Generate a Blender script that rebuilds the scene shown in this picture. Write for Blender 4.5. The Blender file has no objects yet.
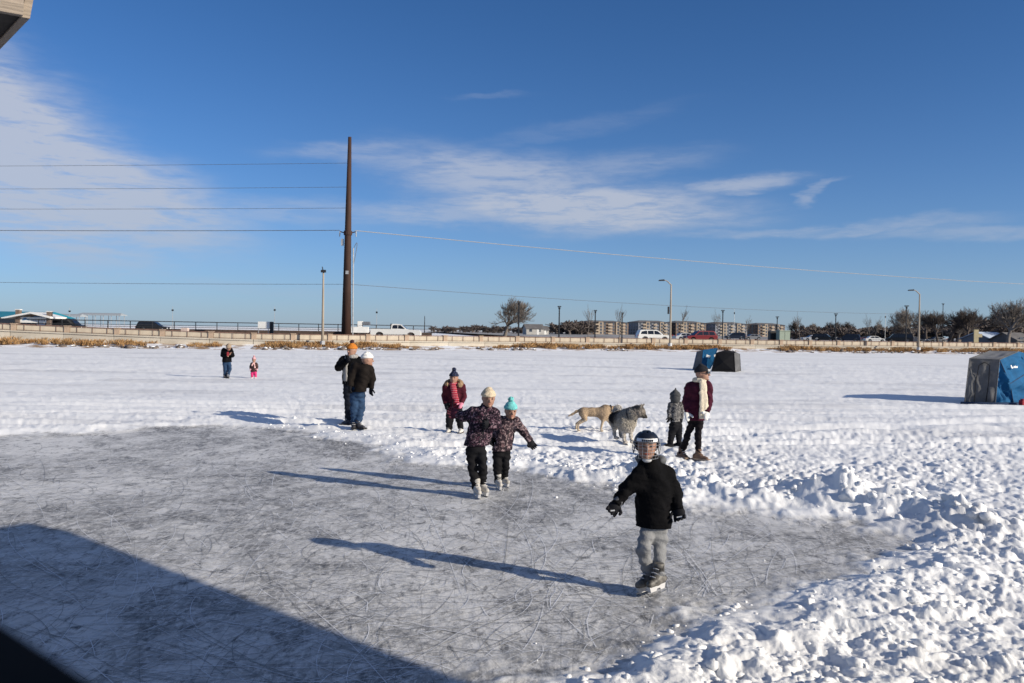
import bpy, bmesh, math, random
import numpy as np
from mathutils import Vector, Matrix, Euler
random.seed(7); RNG = np.random.default_rng(7)
S = bpy.context.scene
COL = S.collection
PI = math.pi
R = math.radians
# ------------------------------------------------------------------ camera
FPX, CXP, CYP = 826.0, 512.0, 341.5            # focal length and centre, in pixels of a 1024 x 683 picture
EYE = Vector((0, 0, 2.1))
cam_d = bpy.data.cameras.new('camera'); cam = bpy.data.objects.new('camera', cam_d); COL.objects.link(cam)
cam_d.sensor_width = 36; cam_d.lens = 36 * FPX / 1024
cam_d.clip_start = 0.05; cam_d.clip_end = 9000
CAMR = Matrix.Rotation(R(90 - 0.73), 3, 'X') @ Matrix.Rotation(R(0.9), 3, 'Z')
cam.matrix_world = Matrix.Translation(EYE) @ CAMR.to_4x4()
cam_d.dof.use_dof = True; cam_d.dof.focus_distance = 10.0; cam_d.dof.aperture_fstop = 5.0
S.camera = cam
S.render.resolution_x, S.render.resolution_y = 1024, 683
# ------------------------------------------------------------------ light and sky
SUN_EL, SHX, SHY = R(21.0), -0.894, 0.447       # shadows fall along (SHX, SHY)
SUN_DIR = Vector((-SHX * math.cos(SUN_EL), -SHY * math.cos(SUN_EL), math.sin(SUN_EL)))   # towards the sun
sun_d = bpy.data.lights.new('sun', 'SUN'); sun_d.energy = 4.7; sun_d.angle = R(0.53); sun_d.color = (1.0, 0.895, 0.735)
sun = bpy.data.objects.new('sun', sun_d); COL.objects.link(sun); sun.location = (40, -20, 30)
sun.rotation_euler = (-SUN_DIR).to_track_quat('-Z', 'Y').to_euler()
S.view_settings.view_transform = 'Standard'; S.view_settings.look = 'None'
S.view_settings.gamma = 1; S.view_settings.exposure = 0.29
W = bpy.data.worlds.new('World'); S.world = W; W.use_nodes = True
SKY_STRENGTH = 0.095
HAZE_RGB = (2.75, 3.4, 4.2)
CLOUD_RGB = (4.6, 4.9, 5.7)
# blobs of cirrus: azimuth, elevation, half sizes, tilt (all in radians), weight
CLOUDS = [(-0.59, 0.195, 0.19, 0.078, -0.55, 1.7), (-0.50, 0.150, 0.17, 0.050, -0.25, 1.5), (-0.62, 0.265, 0.06, 0.04, -0.6, 0.6),
          (0.085, 0.148, 0.165, 0.026, -0.03, 1.45), (-0.02, 0.182, 0.14, 0.030, -0.10, 0.95), (-0.06, 0.143, 0.14, 0.014, 0.05, 0.7),
          (0.10, 0.192, 0.12, 0.018, 0.10, 0.45), (-0.17, 0.205, 0.10, 0.012, 0.05, 0.55), (-0.30, 0.135, 0.20, 0.016, 0.0, 0.5),
          (0.27, 0.172, 0.065, 0.009, 0.08, 0.85), (0.352, 0.164, 0.028, 0.005, 0.45, 0.55), (0.36, 0.120, 0.15, 0.0065, 0.03, 0.58),
          (0.52, 0.112, 0.10, 0.008, -0.02, 0.5), (0.06, 0.240, 0.12, 0.010, 0.16, 0.14), (-0.03, 0.276, 0.05, 0.004, 0.02, 0.16),
          (-0.32, 0.045, 0.20, 0.008, 0.0, 0.20)]
def build_world():
    nt = W.node_tree; N = nt.nodes; L = nt.links; N.clear()
    out = N.new('ShaderNodeOutputWorld'); bg = N.new('ShaderNodeBackground'); L.new(bg.outputs[0], out.inputs[0])
    sky = N.new('ShaderNodeTexSky'); sky.sky_type = 'NISHITA'; sky.sun_disc = False
    sky.sun_elevation = SUN_EL; sky.sun_rotation = math.atan2(SUN_DIR.x, SUN_DIR.y)
    sky.altitude = 250; sky.air_density = 0.72; sky.dust_density = 0.2; sky.ozone_density = 6.5
    tc = N.new('ShaderNodeTexCoord'); sep = N.new('ShaderNodeSeparateXYZ'); L.new(tc.outputs['Generated'], sep.inputs[0])
    def m(op, a, b=None, c=None):
        n = N.new('ShaderNodeMath'); n.operation = op
        for i, v in enumerate((a, b, c)):
            if v is None: continue
            if isinstance(v, (int, float)): n.inputs[i].default_value = v
            else: L.new(v, n.inputs[i])
        return n.outputs[0]
    az = m('ARCTAN2', sep.outputs[0], sep.outputs[1]); el = m('ARCSINE', sep.outputs[2])
    vec = N.new('ShaderNodeCombineXYZ'); L.new(az, vec.inputs[0]); L.new(el, vec.inputs[1])
    def noise(sx, sy, rot, detail, rough, dist=0.0, off=0.0):
        mp = N.new('ShaderNodeMapping'); L.new(vec.outputs[0], mp.inputs[0])
        mp.inputs['Rotation'].default_value = (0, 0, rot); mp.inputs['Scale'].default_value = (sx, sy, 1); mp.inputs['Location'].default_value = (off, off * .7, 0)
        n = N.new('ShaderNodeTexNoise'); L.new(mp.outputs[0], n.inputs['Vector'])
        n.inputs['Scale'].default_value = 1; n.inputs['Detail'].default_value = detail; n.inputs['Roughness'].default_value = rough; n.inputs['Distortion'].default_value = dist
        return n.outputs[0]
    wx = m('MULTIPLY', m('SUBTRACT', noise(9, 26, 0.1, 4, .6), .5), 0.10)
    wy = m('MULTIPLY', m('SUBTRACT', noise(7, 22, 0.1, 5, .6, 0, 3.3), .5), 0.036)
    azw = m('ADD', az, wx); elw = m('ADD', el, wy)
    tot = None
    for (a0, e0, ra, re, tilt, wgt) in CLOUDS:
        da = m('SUBTRACT', azw, a0); de = m('SUBTRACT', elw, e0)
        c, s = math.cos(tilt), math.sin(tilt)
        p = m('ADD', m('MULTIPLY', da, c / ra), m('MULTIPLY', de, s / ra))
        q = m('ADD', m('MULTIPLY', da, -s / re), m('MULTIPLY', de, c / re))
        d2 = m('ADD', m('MULTIPLY', p, p), m('MULTIPLY', q, q))
        g = m('MULTIPLY', m('EXPONENT', m('MULTIPLY', m('MULTIPLY', d2, d2), -0.8)), wgt)
        tot = g if tot is None else m('MAXIMUM', tot, g)
    tex = noise(13, 70, 0.06, 7, .62, 0.5)
    tex2 = noise(30, 190, 0.12, 6, .65, 0.4, 9.1)
    mr = N.new('ShaderNodeMapRange'); mr.interpolation_type = 'SMOOTHSTEP'; L.new(m('ADD', m('MULTIPLY', tex, .65), m('MULTIPLY', tex2, .35)), mr.inputs[0])
    mr.inputs[1].default_value = 0.34; mr.inputs[2].default_value = 0.60
    fac = m('MULTIPLY', tot, m('ADD', m('MULTIPLY', mr.outputs[0], 0.46), 0.28))
    behind = noise(3.2, 7.5, 0.2, 6, .6, .3, 5.0)  # unseen cloud cover out of view, thickened to whiten the fill light
    mr2 = N.new('ShaderNodeMapRange'); mr2.interpolation_type = 'SMOOTHSTEP'; L.new(behind, mr2.inputs[0]); mr2.inputs[1].default_value = .38; mr2.inputs[2].default_value = .68
    away = N.new('ShaderNodeMapRange'); L.new(m('ABSOLUTE', az), away.inputs[0]); away.inputs[1].default_value = .7; away.inputs[2].default_value = 1.0
    up = N.new('ShaderNodeMapRange'); L.new(el, up.inputs[0]); up.inputs[1].default_value = .46; up.inputs[2].default_value = .75
    fac = m('MAXIMUM', fac, m('MULTIPLY', m('MULTIPLY', mr2.outputs[0], m('MAXIMUM', away.outputs[0], up.outputs[0])), .48))
    fac = m('MINIMUM', fac, 0.85)
    mix = N.new('ShaderNodeMix'); mix.data_type = 'RGBA'; L.new(fac, mix.inputs[0]); L.new(sky.outputs[0], mix.inputs[6]); mix.inputs[7].default_value = (*CLOUD_RGB, 1)
    # winter haze low over the horizon, the same all round
    low = m('MULTIPLY', m('EXPONENT', m('MULTIPLY', m('ABSOLUTE', el), -11.0)), 0.80)
    mixh = N.new('ShaderNodeMix'); mixh.data_type = 'RGBA'; L.new(low, mixh.inputs[0]); L.new(mix.outputs[2], mixh.inputs[6]); mixh.inputs[7].default_value = (*HAZE_RGB, 1)
    hs = N.new('ShaderNodeHueSaturation'); hs.inputs['Saturation'].default_value = 1.07; hs.inputs['Value'].default_value = 1.0; L.new(mixh.outputs[2], hs.inputs['Color'])
    L.new(hs.outputs[0], bg.inputs[0]); bg.inputs[1].default_value = SKY_STRENGTH
build_world()
# ------------------------------------------------------------------ pixel of the photograph -> point of the place
def ray(px, py):
    return (CAMR @ Vector(((px - CXP) / FPX, -(py - CYP) / FPX, -1.0))).normalized()
def on_z(px, py, z=0.0):
    d = ray(px, py); return EYE + d * ((z - EYE.z) / d.z)
def at_y(px, py, Y):
    d = ray(px, py); return EYE + d * (Y / d.y)
# ------------------------------------------------------------------ tags, meshes, materials
def tag(o, label=None, cat=None, group=None, kind=None):
    if label: o['label'] = label
    if cat: o['category'] = cat
    if group: o['group'] = group
    if kind: o['kind'] = kind
    return o
def empty(name, loc=(0, 0, 0), rz=0, label=None, cat=None, group=None):
    o = bpy.data.objects.new(name, None); COL.objects.link(o); o.location = loc; o.rotation_euler = (0, 0, rz)
    o.empty_display_size = .2
    return tag(o, label, cat, group)
def mobj(name, me, mat=None, parent=None, loc=None, rz=0, smooth=False):
    o = bpy.data.objects.new(name, me); COL.objects.link(o)
    if mat is not None and not me.materials: me.materials.append(mat)
    if parent is not None: o.parent = parent
    if loc is not None: o.location = loc
    if rz: o.rotation_euler = (0, 0, rz)
    if smooth: me.polygons.foreach_set('use_smooth', np.ones(len(me.polygons), bool))
    return o
def npmesh(name, V, F):
    """V (n,3); F (m,3) or (m,4) int arrays, or a list of those"""
    if not isinstance(F, (list, tuple)): F = [F]
    me = bpy.data.meshes.new(name); V = np.asarray(V, np.float32)
    tot = np.concatenate([np.full(len(f), f.shape[1], np.int32) for f in F]); idx = np.concatenate([f.ravel() for f in F]).astype(np.int32)
    me.vertices.add(len(V)); me.vertices.foreach_set('co', V.ravel())
    me.loops.add(len(idx)); me.loops.foreach_set('vertex_index', idx)
    me.polygons.add(len(tot)); st = np.zeros(len(tot), np.int32); st[1:] = np.cumsum(tot)[:-1]
    me.polygons.foreach_set('loop_start', st)
    me.update(calc_edges=True); me.validate()
    return me
class MB:
    """collects boxes, tubes and prisms; build() links them as one mesh object"""
    def __init__(s): s.v = []; s.f = []
    def add(s, vs, fs):
        n = len(s.v); s.v += [tuple(v) for v in vs]; s.f += [tuple(i + n for i in f) for f in fs]; return s
    def box(s, lo, hi, M=None):
        x0, y0, z0 = lo; x1, y1, z1 = hi
        vs = [Vector(p) for p in ((x0,y0,z0),(x1,y0,z0),(x1,y1,z0),(x0,y1,z0),(x0,y0,z1),(x1,y0,z1),(x1,y1,z1),(x0,y1,z1))]
        if M is not None: vs = [M @ v for v in vs]
        return s.add(vs, [(0,3,2,1),(4,5,6,7),(0,1,5,4),(1,2,6,5),(2,3,7,6),(3,0,4,7)])
    def tube(s, pts, r, n=6, cap=True):
        pts = [Vector(p) for p in pts]; rs = r if isinstance(r, (list, tuple)) else [r] * len(pts)
        rings = []
        for i, p in enumerate(pts):
            a = pts[max(0, i - 1)]; b = pts[min(len(pts) - 1, i + 1)]; t = (b - a).normalized()
            up = Vector((0, 0, 1)) if abs(t.z) < .95 else Vector((0, 1, 0))
            u = t.cross(up).normalized(); w = u.cross(t)
            rings.append([p + (u * math.cos(2 * PI * k / n) + w * math.sin(2 * PI * k / n)) * rs[i] for k in range(n)])
        vs = [v for rg in rings for v in rg]; fs = []
        for i in range(len(pts) - 1):
            for k in range(n): fs.append((i * n + k, i * n + (k + 1) % n, (i + 1) * n + (k + 1) % n, (i + 1) * n + k))
        if cap: fs += [tuple(range(n - 1, -1, -1)), tuple(range((len(pts) - 1) * n, len(pts) * n))]
        return s.add(vs, fs)
    def prism(s, poly, axis, a, b, M=None):
        """poly: 2-D points; extruded along axis ('x','y','z') from a to b"""
        def mk(p, t):
            v = {'x': (t, p[0], p[1]), 'y': (p[0], t, p[1]), 'z': (p[0], p[1], t)}[axis]; v = Vector(v)
            return M @ v if M is not None else v
        n = len(poly); vs = [mk(p, a) for p in poly] + [mk(p, b) for p in poly]
        fs = [tuple(range(n - 1, -1, -1)), tuple(range(n, 2 * n))] + [(i, (i + 1) % n, n + (i + 1) % n, n + i) for i in range(n)]
        return s.add(vs, fs)
    def mesh(s, name):
        me = bpy.data.meshes.new(name); me.from_pydata(s.v, [], s.f); me.update()
        bm = bmesh.new(); bm.from_mesh(me); bmesh.ops.recalc_face_normals(bm, faces=bm.faces); bm.to_mesh(me); bm.free()
        return me
    def build(s, name, mat, parent=None, loc=None, rz=0, smooth=False):
        return mobj(name, s.mesh(name), mat, parent, loc, rz, smooth)
MATS = {}
def rgb(h):
    """#sRGB hex -> linear"""
    h = h.lstrip('#'); c = [int(h[i:i + 2], 16) / 255 for i in (0, 2, 4)]
    return tuple(x / 12.92 if x <= .04045 else ((x + .055) / 1.055) ** 2.4 for x in c)
def mat(name, c, rough=.8, var=.15, vscale=6.0, bump=0.0, bscale=40.0, metal=0.0, c2=None, spec=.4, stretch=(1, 1, 1), coord='Object', detail=5):
    """principled surface whose colour wanders between c and c2 with noise"""
    if name in MATS: return MATS[name]
    m = bpy.data.materials.new(name); m.use_nodes = True; MATS[name] = m
    nt = m.node_tree; N = nt.nodes; L = nt.links; b = N['Principled BSDF']
    b.inputs['Roughness'].default_value = rough; b.inputs['Metallic'].default_value = metal; b.inputs['Specular IOR Level'].default_value = spec
    tc = N.new('ShaderNodeTexCoord'); mp = N.new('ShaderNodeMapping'); mp.inputs['Scale'].default_value = stretch; L.new(tc.outputs[coord], mp.inputs[0])
    n = N.new('ShaderNodeTexNoise'); n.inputs['Scale'].default_value = vscale; n.inputs['Detail'].default_value = detail; n.inputs['Roughness'].default_value = .6; L.new(mp.outputs[0], n.inputs['Vector'])
    cr = N.new('ShaderNodeValToRGB'); L.new(n.outputs[0], cr.inputs[0])
    if c2 is None: lo = tuple(x * (1 - var) for x in c); hi = tuple(min(1, x * (1 + var)) for x in c)
    else: lo, hi = c, c2
    cr.color_ramp.elements[0].position = .36; cr.color_ramp.elements[1].position = .64
    cr.color_ramp.elements[0].color = (*lo, 1); cr.color_ramp.elements[1].color = (*hi, 1)
    L.new(cr.outputs[0], b.inputs['Base Color'])
    if bump:
        n2 = N.new('ShaderNodeTexNoise'); n2.inputs['Scale'].default_value = bscale; n2.inputs['Detail'].default_value = 4; L.new(mp.outputs[0], n2.inputs['Vector'])
        bp = N.new('ShaderNodeBump'); bp.inputs['Strength'].default_value = bump; bp.inputs['Distance'].default_value = .02; L.new(n2.outputs[0], bp.inputs['Height']); L.new(bp.outputs[0], b.inputs['Normal'])
    return m
# ------------------------------------------------------------------ noise in numpy
def _hash(ix, iy, iz, seed):
    h = (ix.astype(np.int64) * 374761393 + iy.astype(np.int64) * 668265263 + iz.astype(np.int64) * 2147483647 + seed * 1274126177) & 0x7fffffff
    h = ((h ^ (h >> 13)) * 1274126177) & 0x7fffffff
    return ((h ^ (h >> 16)) & 0xffff).astype(np.float32) / 65535.0
def vnoise(x, y, seed=0):
    """smooth 2-D noise, about -1..1 (gradient noise)"""
    ix = np.floor(x); iy = np.floor(y); fx = (x - ix).astype(np.float32); fy = (y - iy).astype(np.float32); z = np.zeros_like(ix)
    ux = fx * fx * fx * (fx * (fx * 6 - 15) + 10); uy = fy * fy * fy * (fy * (fy * 6 - 15) + 10)
    def g(dx, dy):
        a = _hash(ix + dx, iy + dy, z, seed) * 2 * PI
        return np.cos(a) * (fx - dx) + np.sin(a) * (fy - dy)
    a = g(0, 0) * (1 - ux) + g(1, 0) * ux; b = g(0, 1) * (1 - ux) + g(1, 1) * ux
    return (a * (1 - uy) + b * uy) * 1.5
def fbm(x, y, oct=4, seed=0, gain=.5):
    s = 0; a = 1.0; k = 1.0
    for i in range(oct):
        s = s + a * vnoise(x * k + 17.3 * i, y * k - 9.1 * i, seed + i); a *= gain; k *= 2.03
    return s
def lumps(x, y, seed=0, rmin=.25, rmax=.6):
    """field of rounded lumps (cell points with hemispheres), 0..~rmax"""
    ix = np.floor(x); iy = np.floor(y); z = np.zeros_like(ix); best = np.zeros(x.shape, np.float32)
    for dx in (-1, 0, 1):
        for dy in (-1, 0, 1):
            cx = ix + dx; cy = iy + dy
            px = cx + _hash(cx, cy, z, seed); py = cy + _hash(cx, cy, z + 1, seed); r = rmin + (rmax - rmin) * _hash(cx, cy, z + 2, seed) ** 2
            d2 = (x - px) ** 2 + (y - py) ** 2
            best = np.maximum(best, np.sqrt(np.maximum(0, r * r - d2)).astype(np.float32))
    return best
def sstep(a, b, x):
    t = np.clip((x - a) / (b - a), 0, 1); return t * t * (3 - 2 * t)
# ================================================================== the frozen lake: one sheet of snow and ice
RINK_PX = [(-260, 452), (-60, 440), (60, 434), (160, 427), (250, 424), (320, 434), (385, 447), (432, 462), (480, 466), (530, 470), (600, 482), (660, 497),
           (730, 509), (810, 516), (880, 526), (928, 545), (905, 562), (838, 587), (760, 606), (690, 634), (620, 660), (540, 690), (440, 740), (300, 900)]
RINK = [on_z(*p) for p in RINK_PX]; RINK = np.array([(v.x, v.y) for v in RINK] + [(-1.0, 0.6), (-12.0, 0.5)], float)
def rink_sd(x, y):
    """signed distance to the edge of the skating rink, negative on the ice"""
    d = np.full(x.shape, 1e9); ins = np.zeros(x.shape, bool); n = len(RINK)
    for i in range(n):
        ax, ay = RINK[i]; bx, by = RINK[(i + 1) % n]; ex, ey = bx - ax, by - ay
        t = np.clip(((x - ax) * ex + (y - ay) * ey) / (ex * ex + ey * ey), 0, 1)
        d = np.minimum(d, (x - ax - t * ex) ** 2 + (y - ay - t * ey) ** 2)
        c = ((ay > y) != (by > y)) & (x < ex * (y - ay) / (by - ay + 1e-12) + ax); ins ^= c
    d = np.sqrt(d); return np.where(ins, -d, d)
_bank = [on_z(*p) for p in ((640, 478), (720, 494), (800, 500), (860, 508), (930, 520), (985, 535))]; BANK = np.array([(v.x, v.y) for v in _bank])
def bank_d(x, y):
    d = np.full(x.shape, 1e9)
    for i in range(len(BANK) - 1):
        ax, ay = BANK[i]; bx, by = BANK[i + 1]; ex, ey = bx - ax, by - ay
        t = np.clip(((x - ax) * ex + (y - ay) * ey) / (ex * ex + ey * ey), 0, 1)
        d = np.minimum(d, (x - ax - t * ex) ** 2 + (y - ay - t * ey) ** 2)
    return np.sqrt(d)
def ground(x, y):
    """height of the snow or ice, and how icy it is (1 = swept ice)"""
    x = np.asarray(x, float); y = np.asarray(y, float)
    r = np.hypot(x, y)
    near = r < 60
    sd = np.full(x.shape, 50.0); 
    if near.any(): sd[near] = rink_sd(x[near], y[near])
    sdw = sd + .34 * fbm(x * .8, y * .8, 5, 3, .6) + .10 * fbm(x * 5, y * 5, 2, 31)
    ice = 1 - sstep(-.60, .30, sdw)
    snow = 1 - ice
    fade = np.exp(-(np.maximum(r - 13, 0) / 8.5) ** 1.1)                       # trampled close by, wind-packed far out
    tr = sstep(-.1, .8, sdw)
    tread = sstep(-.35, .55, fbm(x * .22, y * .22, 3, 77))           # more and less walked-on patches
    h = np.zeros(x.shape)
    h += snow * .05
    ridge = np.abs(fbm(x * 4.0, y * 4.0, 3, 11)); nr = 1 - sstep(6.5, 9.5, r)
    h += tr * (fade * (.55 + .6 * tread)) * (.026 * fbm(x * 1.5, y * 1.5, 2, 5) + .036 * (ridge - .3) + .030 * fbm(x * 7.5, y * 7.5, 2, 8) + .013 * vnoise(x * 21, y * 21, 9)) * (1 - .55 * nr)
    pit = lumps(x * 2.3, y * 2.3, 41, .15, .48) / 2.3                # footprints
    h -= tr * fade * (.26 - .12 * nr) * pit
    h += tr * (1 - fade) * (.026 * fbm(x * .22, y * .75, 3, 21) + .014 * fbm(x * .8, y * 2.2, 3, 22) + .009 * vnoise(x * 3.5, y * 6, 23) + .05 * np.maximum(0, fbm(x * .12, y * .35, 3, 24) - .35) * vnoise(x * 2.4, y * 4, 25))
    # low heap pushed up along the rink, thrown higher to the right
    right = sstep(-1.5, 1.5, x)
    edge = np.exp(-((sdw - .42) / .38) ** 2)
    h += edge * (.05 + .03 * right) * (.75 + .5 * fbm(x * 1.3, y * 1.3, 2, 51))
    bd = bank_d(x, y)
    b = np.exp(-(bd / .34) ** 2) * (1 - .0 * right)
    h += b * (.20 + .13 * sstep(2.6, 4.6, x)) * np.clip(.62 + .85 * fbm(x * 1.25, y * 1.25, 3, 61), .10, 1.6)
    # old sled and ski tracks across the open snow
    for k in range(16):
        rg = np.random.default_rng(900 + k); x0, y0, an, cv, wd = rg.uniform(-14, 16), rg.uniform(15, 48), rg.normal() * .22, rg.normal() * .004, rg.uniform(.16, .34)
        al = (x - x0) * math.cos(an) + (y - y0) * math.sin(an); dd = -(x - x0) * math.sin(an) + (y - y0) * math.cos(an) + cv * al * al; wv = wd * (1 + np.maximum(r - 15, 0) * .03)
        h += tr * (.030 * np.exp(-((np.abs(dd) - 1.7 * wv) / (.7 * wv)) ** 2) - .045 * np.exp(-(dd / wv) ** 2)) * sstep(11, 14, r)
    # cloddy zones: along the bank and in the near right corner
    clod = np.maximum(np.maximum(np.exp(-(bd / .6) ** 2), .6 * np.exp(-((sdw - .5) / .5) ** 2) * (.35 + .65 * right)), sstep(.0, .9, sdw) * sstep(-.3, 1.6, x) * (1 - sstep(6.3, 9.0, y)))
    clod = clod * sstep(-.15, .35, sdw)
    wx = x + .16 * vnoise(x * 2.3, y * 2.3, 47) + .05 * vnoise(x * 7, y * 7, 50); wy = y + .16 * vnoise(x * 2.3, y * 2.3, 48) + .05 * vnoise(x * 7, y * 7, 51)
    patch = sstep(-.35, .35, fbm(x * 1.1, y * 1.1, 2, 49)); fine = sstep(-.1, .5, fbm(x * 1.7 + 5, y * 1.7, 2, 52))
    big_l = lumps(wx * 1.9, wy * 1.9, 42, .12, .60) / 1.9; mid_l = lumps(wx * 4.2, wy * 4.2, 43, .1, .58) / 4.2; sm_l = lumps(wx * 9.5, wy * 9.5, 44, .08, .55) / 9.5
    h += clod * ((.07 + .14 * patch) * big_l + (.05 + .30 * patch) * mid_l + (.12 + .48 * fine) * sm_l + (.12 + .40 * fine) * lumps(x * 19, y * 19, 53, .08, .5) / 19 + .06 * fbm(x * .8, y * .8, 2, 45) + .012 * fbm(x * 7, y * 7, 3, 46) + .006 * vnoise(x * 31, y * 31, 54))
    # ice: nearly flat, snow dust stuck to it in crumbs
    h += ice * (.0035 * fbm(x * 3, y * 3, 3, 71) + .010 * lumps(x * 5.2, y * 5.2, 72, .02, .22) / 1.0 * sstep(-.2, .5, fbm(x * .8, y * .8, 2, 73)) + .0022 * vnoise(x * 19, y * 19, 74))
    far = sstep(60, 75, r); h = h * (1 - far) + far * .04
    return h, ice
def gh(x, y): return float(ground(np.array([x]), np.array([y]))[0][0])
def make_ground():
    front = np.linspace(R(-37), R(37), 900)
    side1 = np.linspace(R(-75), R(-38), 60)[:-1]; side2 = np.linspace(R(38), R(75), 60)[1:]
    back = np.linspace(R(75), R(285), 40)[1:-1]
    th = np.concatenate([side1, front, side2, back]); nth = len(th)
    # rings: tight where the photograph looks, wide far out
    v = np.linspace(1 / 4.2, 1 / 95, 570)
    rr = np.concatenate([np.linspace(.4, 4.15, 30), 1 / v, np.array([105, 125, 160, 220, 330, 520, 900, 1600, 3000, 5000, 8000.])]); nr = len(rr)
    T, Q = np.meshgrid(th, rr); X = Q * np.sin(T); Y = Q * np.cos(T)
    H, I = ground(X.ravel(), Y.ravel())
    V = np.stack([X.ravel(), Y.ravel(), H], 1); V = np.vstack([V, [[0, 0, H[0]]]])
    a = np.arange(nr - 1)[:, None] * nth; j = np.arange(nth)[None, :]; j2 = (j + 1) % nth
    F = np.stack([(a + j), (a + nth + j), (a + nth + j2), (a + j2)], -1).reshape(-1, 4)[:, ::-1]
    jj = np.arange(nth); C = np.stack([np.full(nth, len(V) - 1), jj, (jj + 1) % nth], 1)
    me = npmesh('frozen_lake', V, [F.copy(), C[:, ::-1].copy()])
    at = me.attributes.new('ice', 'FLOAT', 'POINT'); at.data.foreach_set('value', np.append(I, I[0]).astype(np.float32))
    return me
def snow_nodes(N, L, coord, tint=(.875, .885, .888)):
    n = N.new('ShaderNodeTexNoise'); n.inputs['Scale'].default_value = 1.1; n.inputs['Detail'].default_value = 6; L.new(coord, n.inputs['Vector'])
    cr = N.new('ShaderNodeValToRGB'); L.new(n.outputs[0], cr.inputs[0]); cr.color_ramp.elements[0].position = .3; cr.color_ramp.elements[1].position = .7
    cr.color_ramp.elements[0].color = (tint[0] * .93, tint[1] * .93, tint[2] * .94, 1); cr.color_ramp.elements[1].color = (*tint, 1)
    # wind-packed grey crust in long patches
    mp = N.new('ShaderNodeMapping'); L.new(coord, mp.inputs[0]); mp.inputs['Scale'].default_value = (.10, .32, .1); mp.inputs['Rotation'].default_value = (0, 0, .05)
    n2 = N.new('ShaderNodeTexNoise'); n2.inputs['Scale'].default_value = 1; n2.inputs['Detail'].default_value = 8; n2.inputs['Roughness'].default_value = .68; L.new(mp.outputs[0], n2.inputs['Vector'])
    c2 = N.new('ShaderNodeValToRGB'); L.new(n2.outputs[0], c2.inputs[0]); c2.color_ramp.elements[0].position = .50; c2.color_ramp.elements[1].position = .64; c2.color_ramp.elements[0].color = (1, 1, 1, 1); c2.color_ramp.elements[1].color = (.80, .80, .81, 1)
    mx = N.new('ShaderNodeMix'); mx.data_type = 'RGBA'; mx.blend_type = 'MULTIPLY'; mx.inputs[0].default_value = 1; L.new(cr.outputs[0], mx.inputs[6]); L.new(c2.outputs[0], mx.inputs[7])
    return mx.outputs[2]
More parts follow.
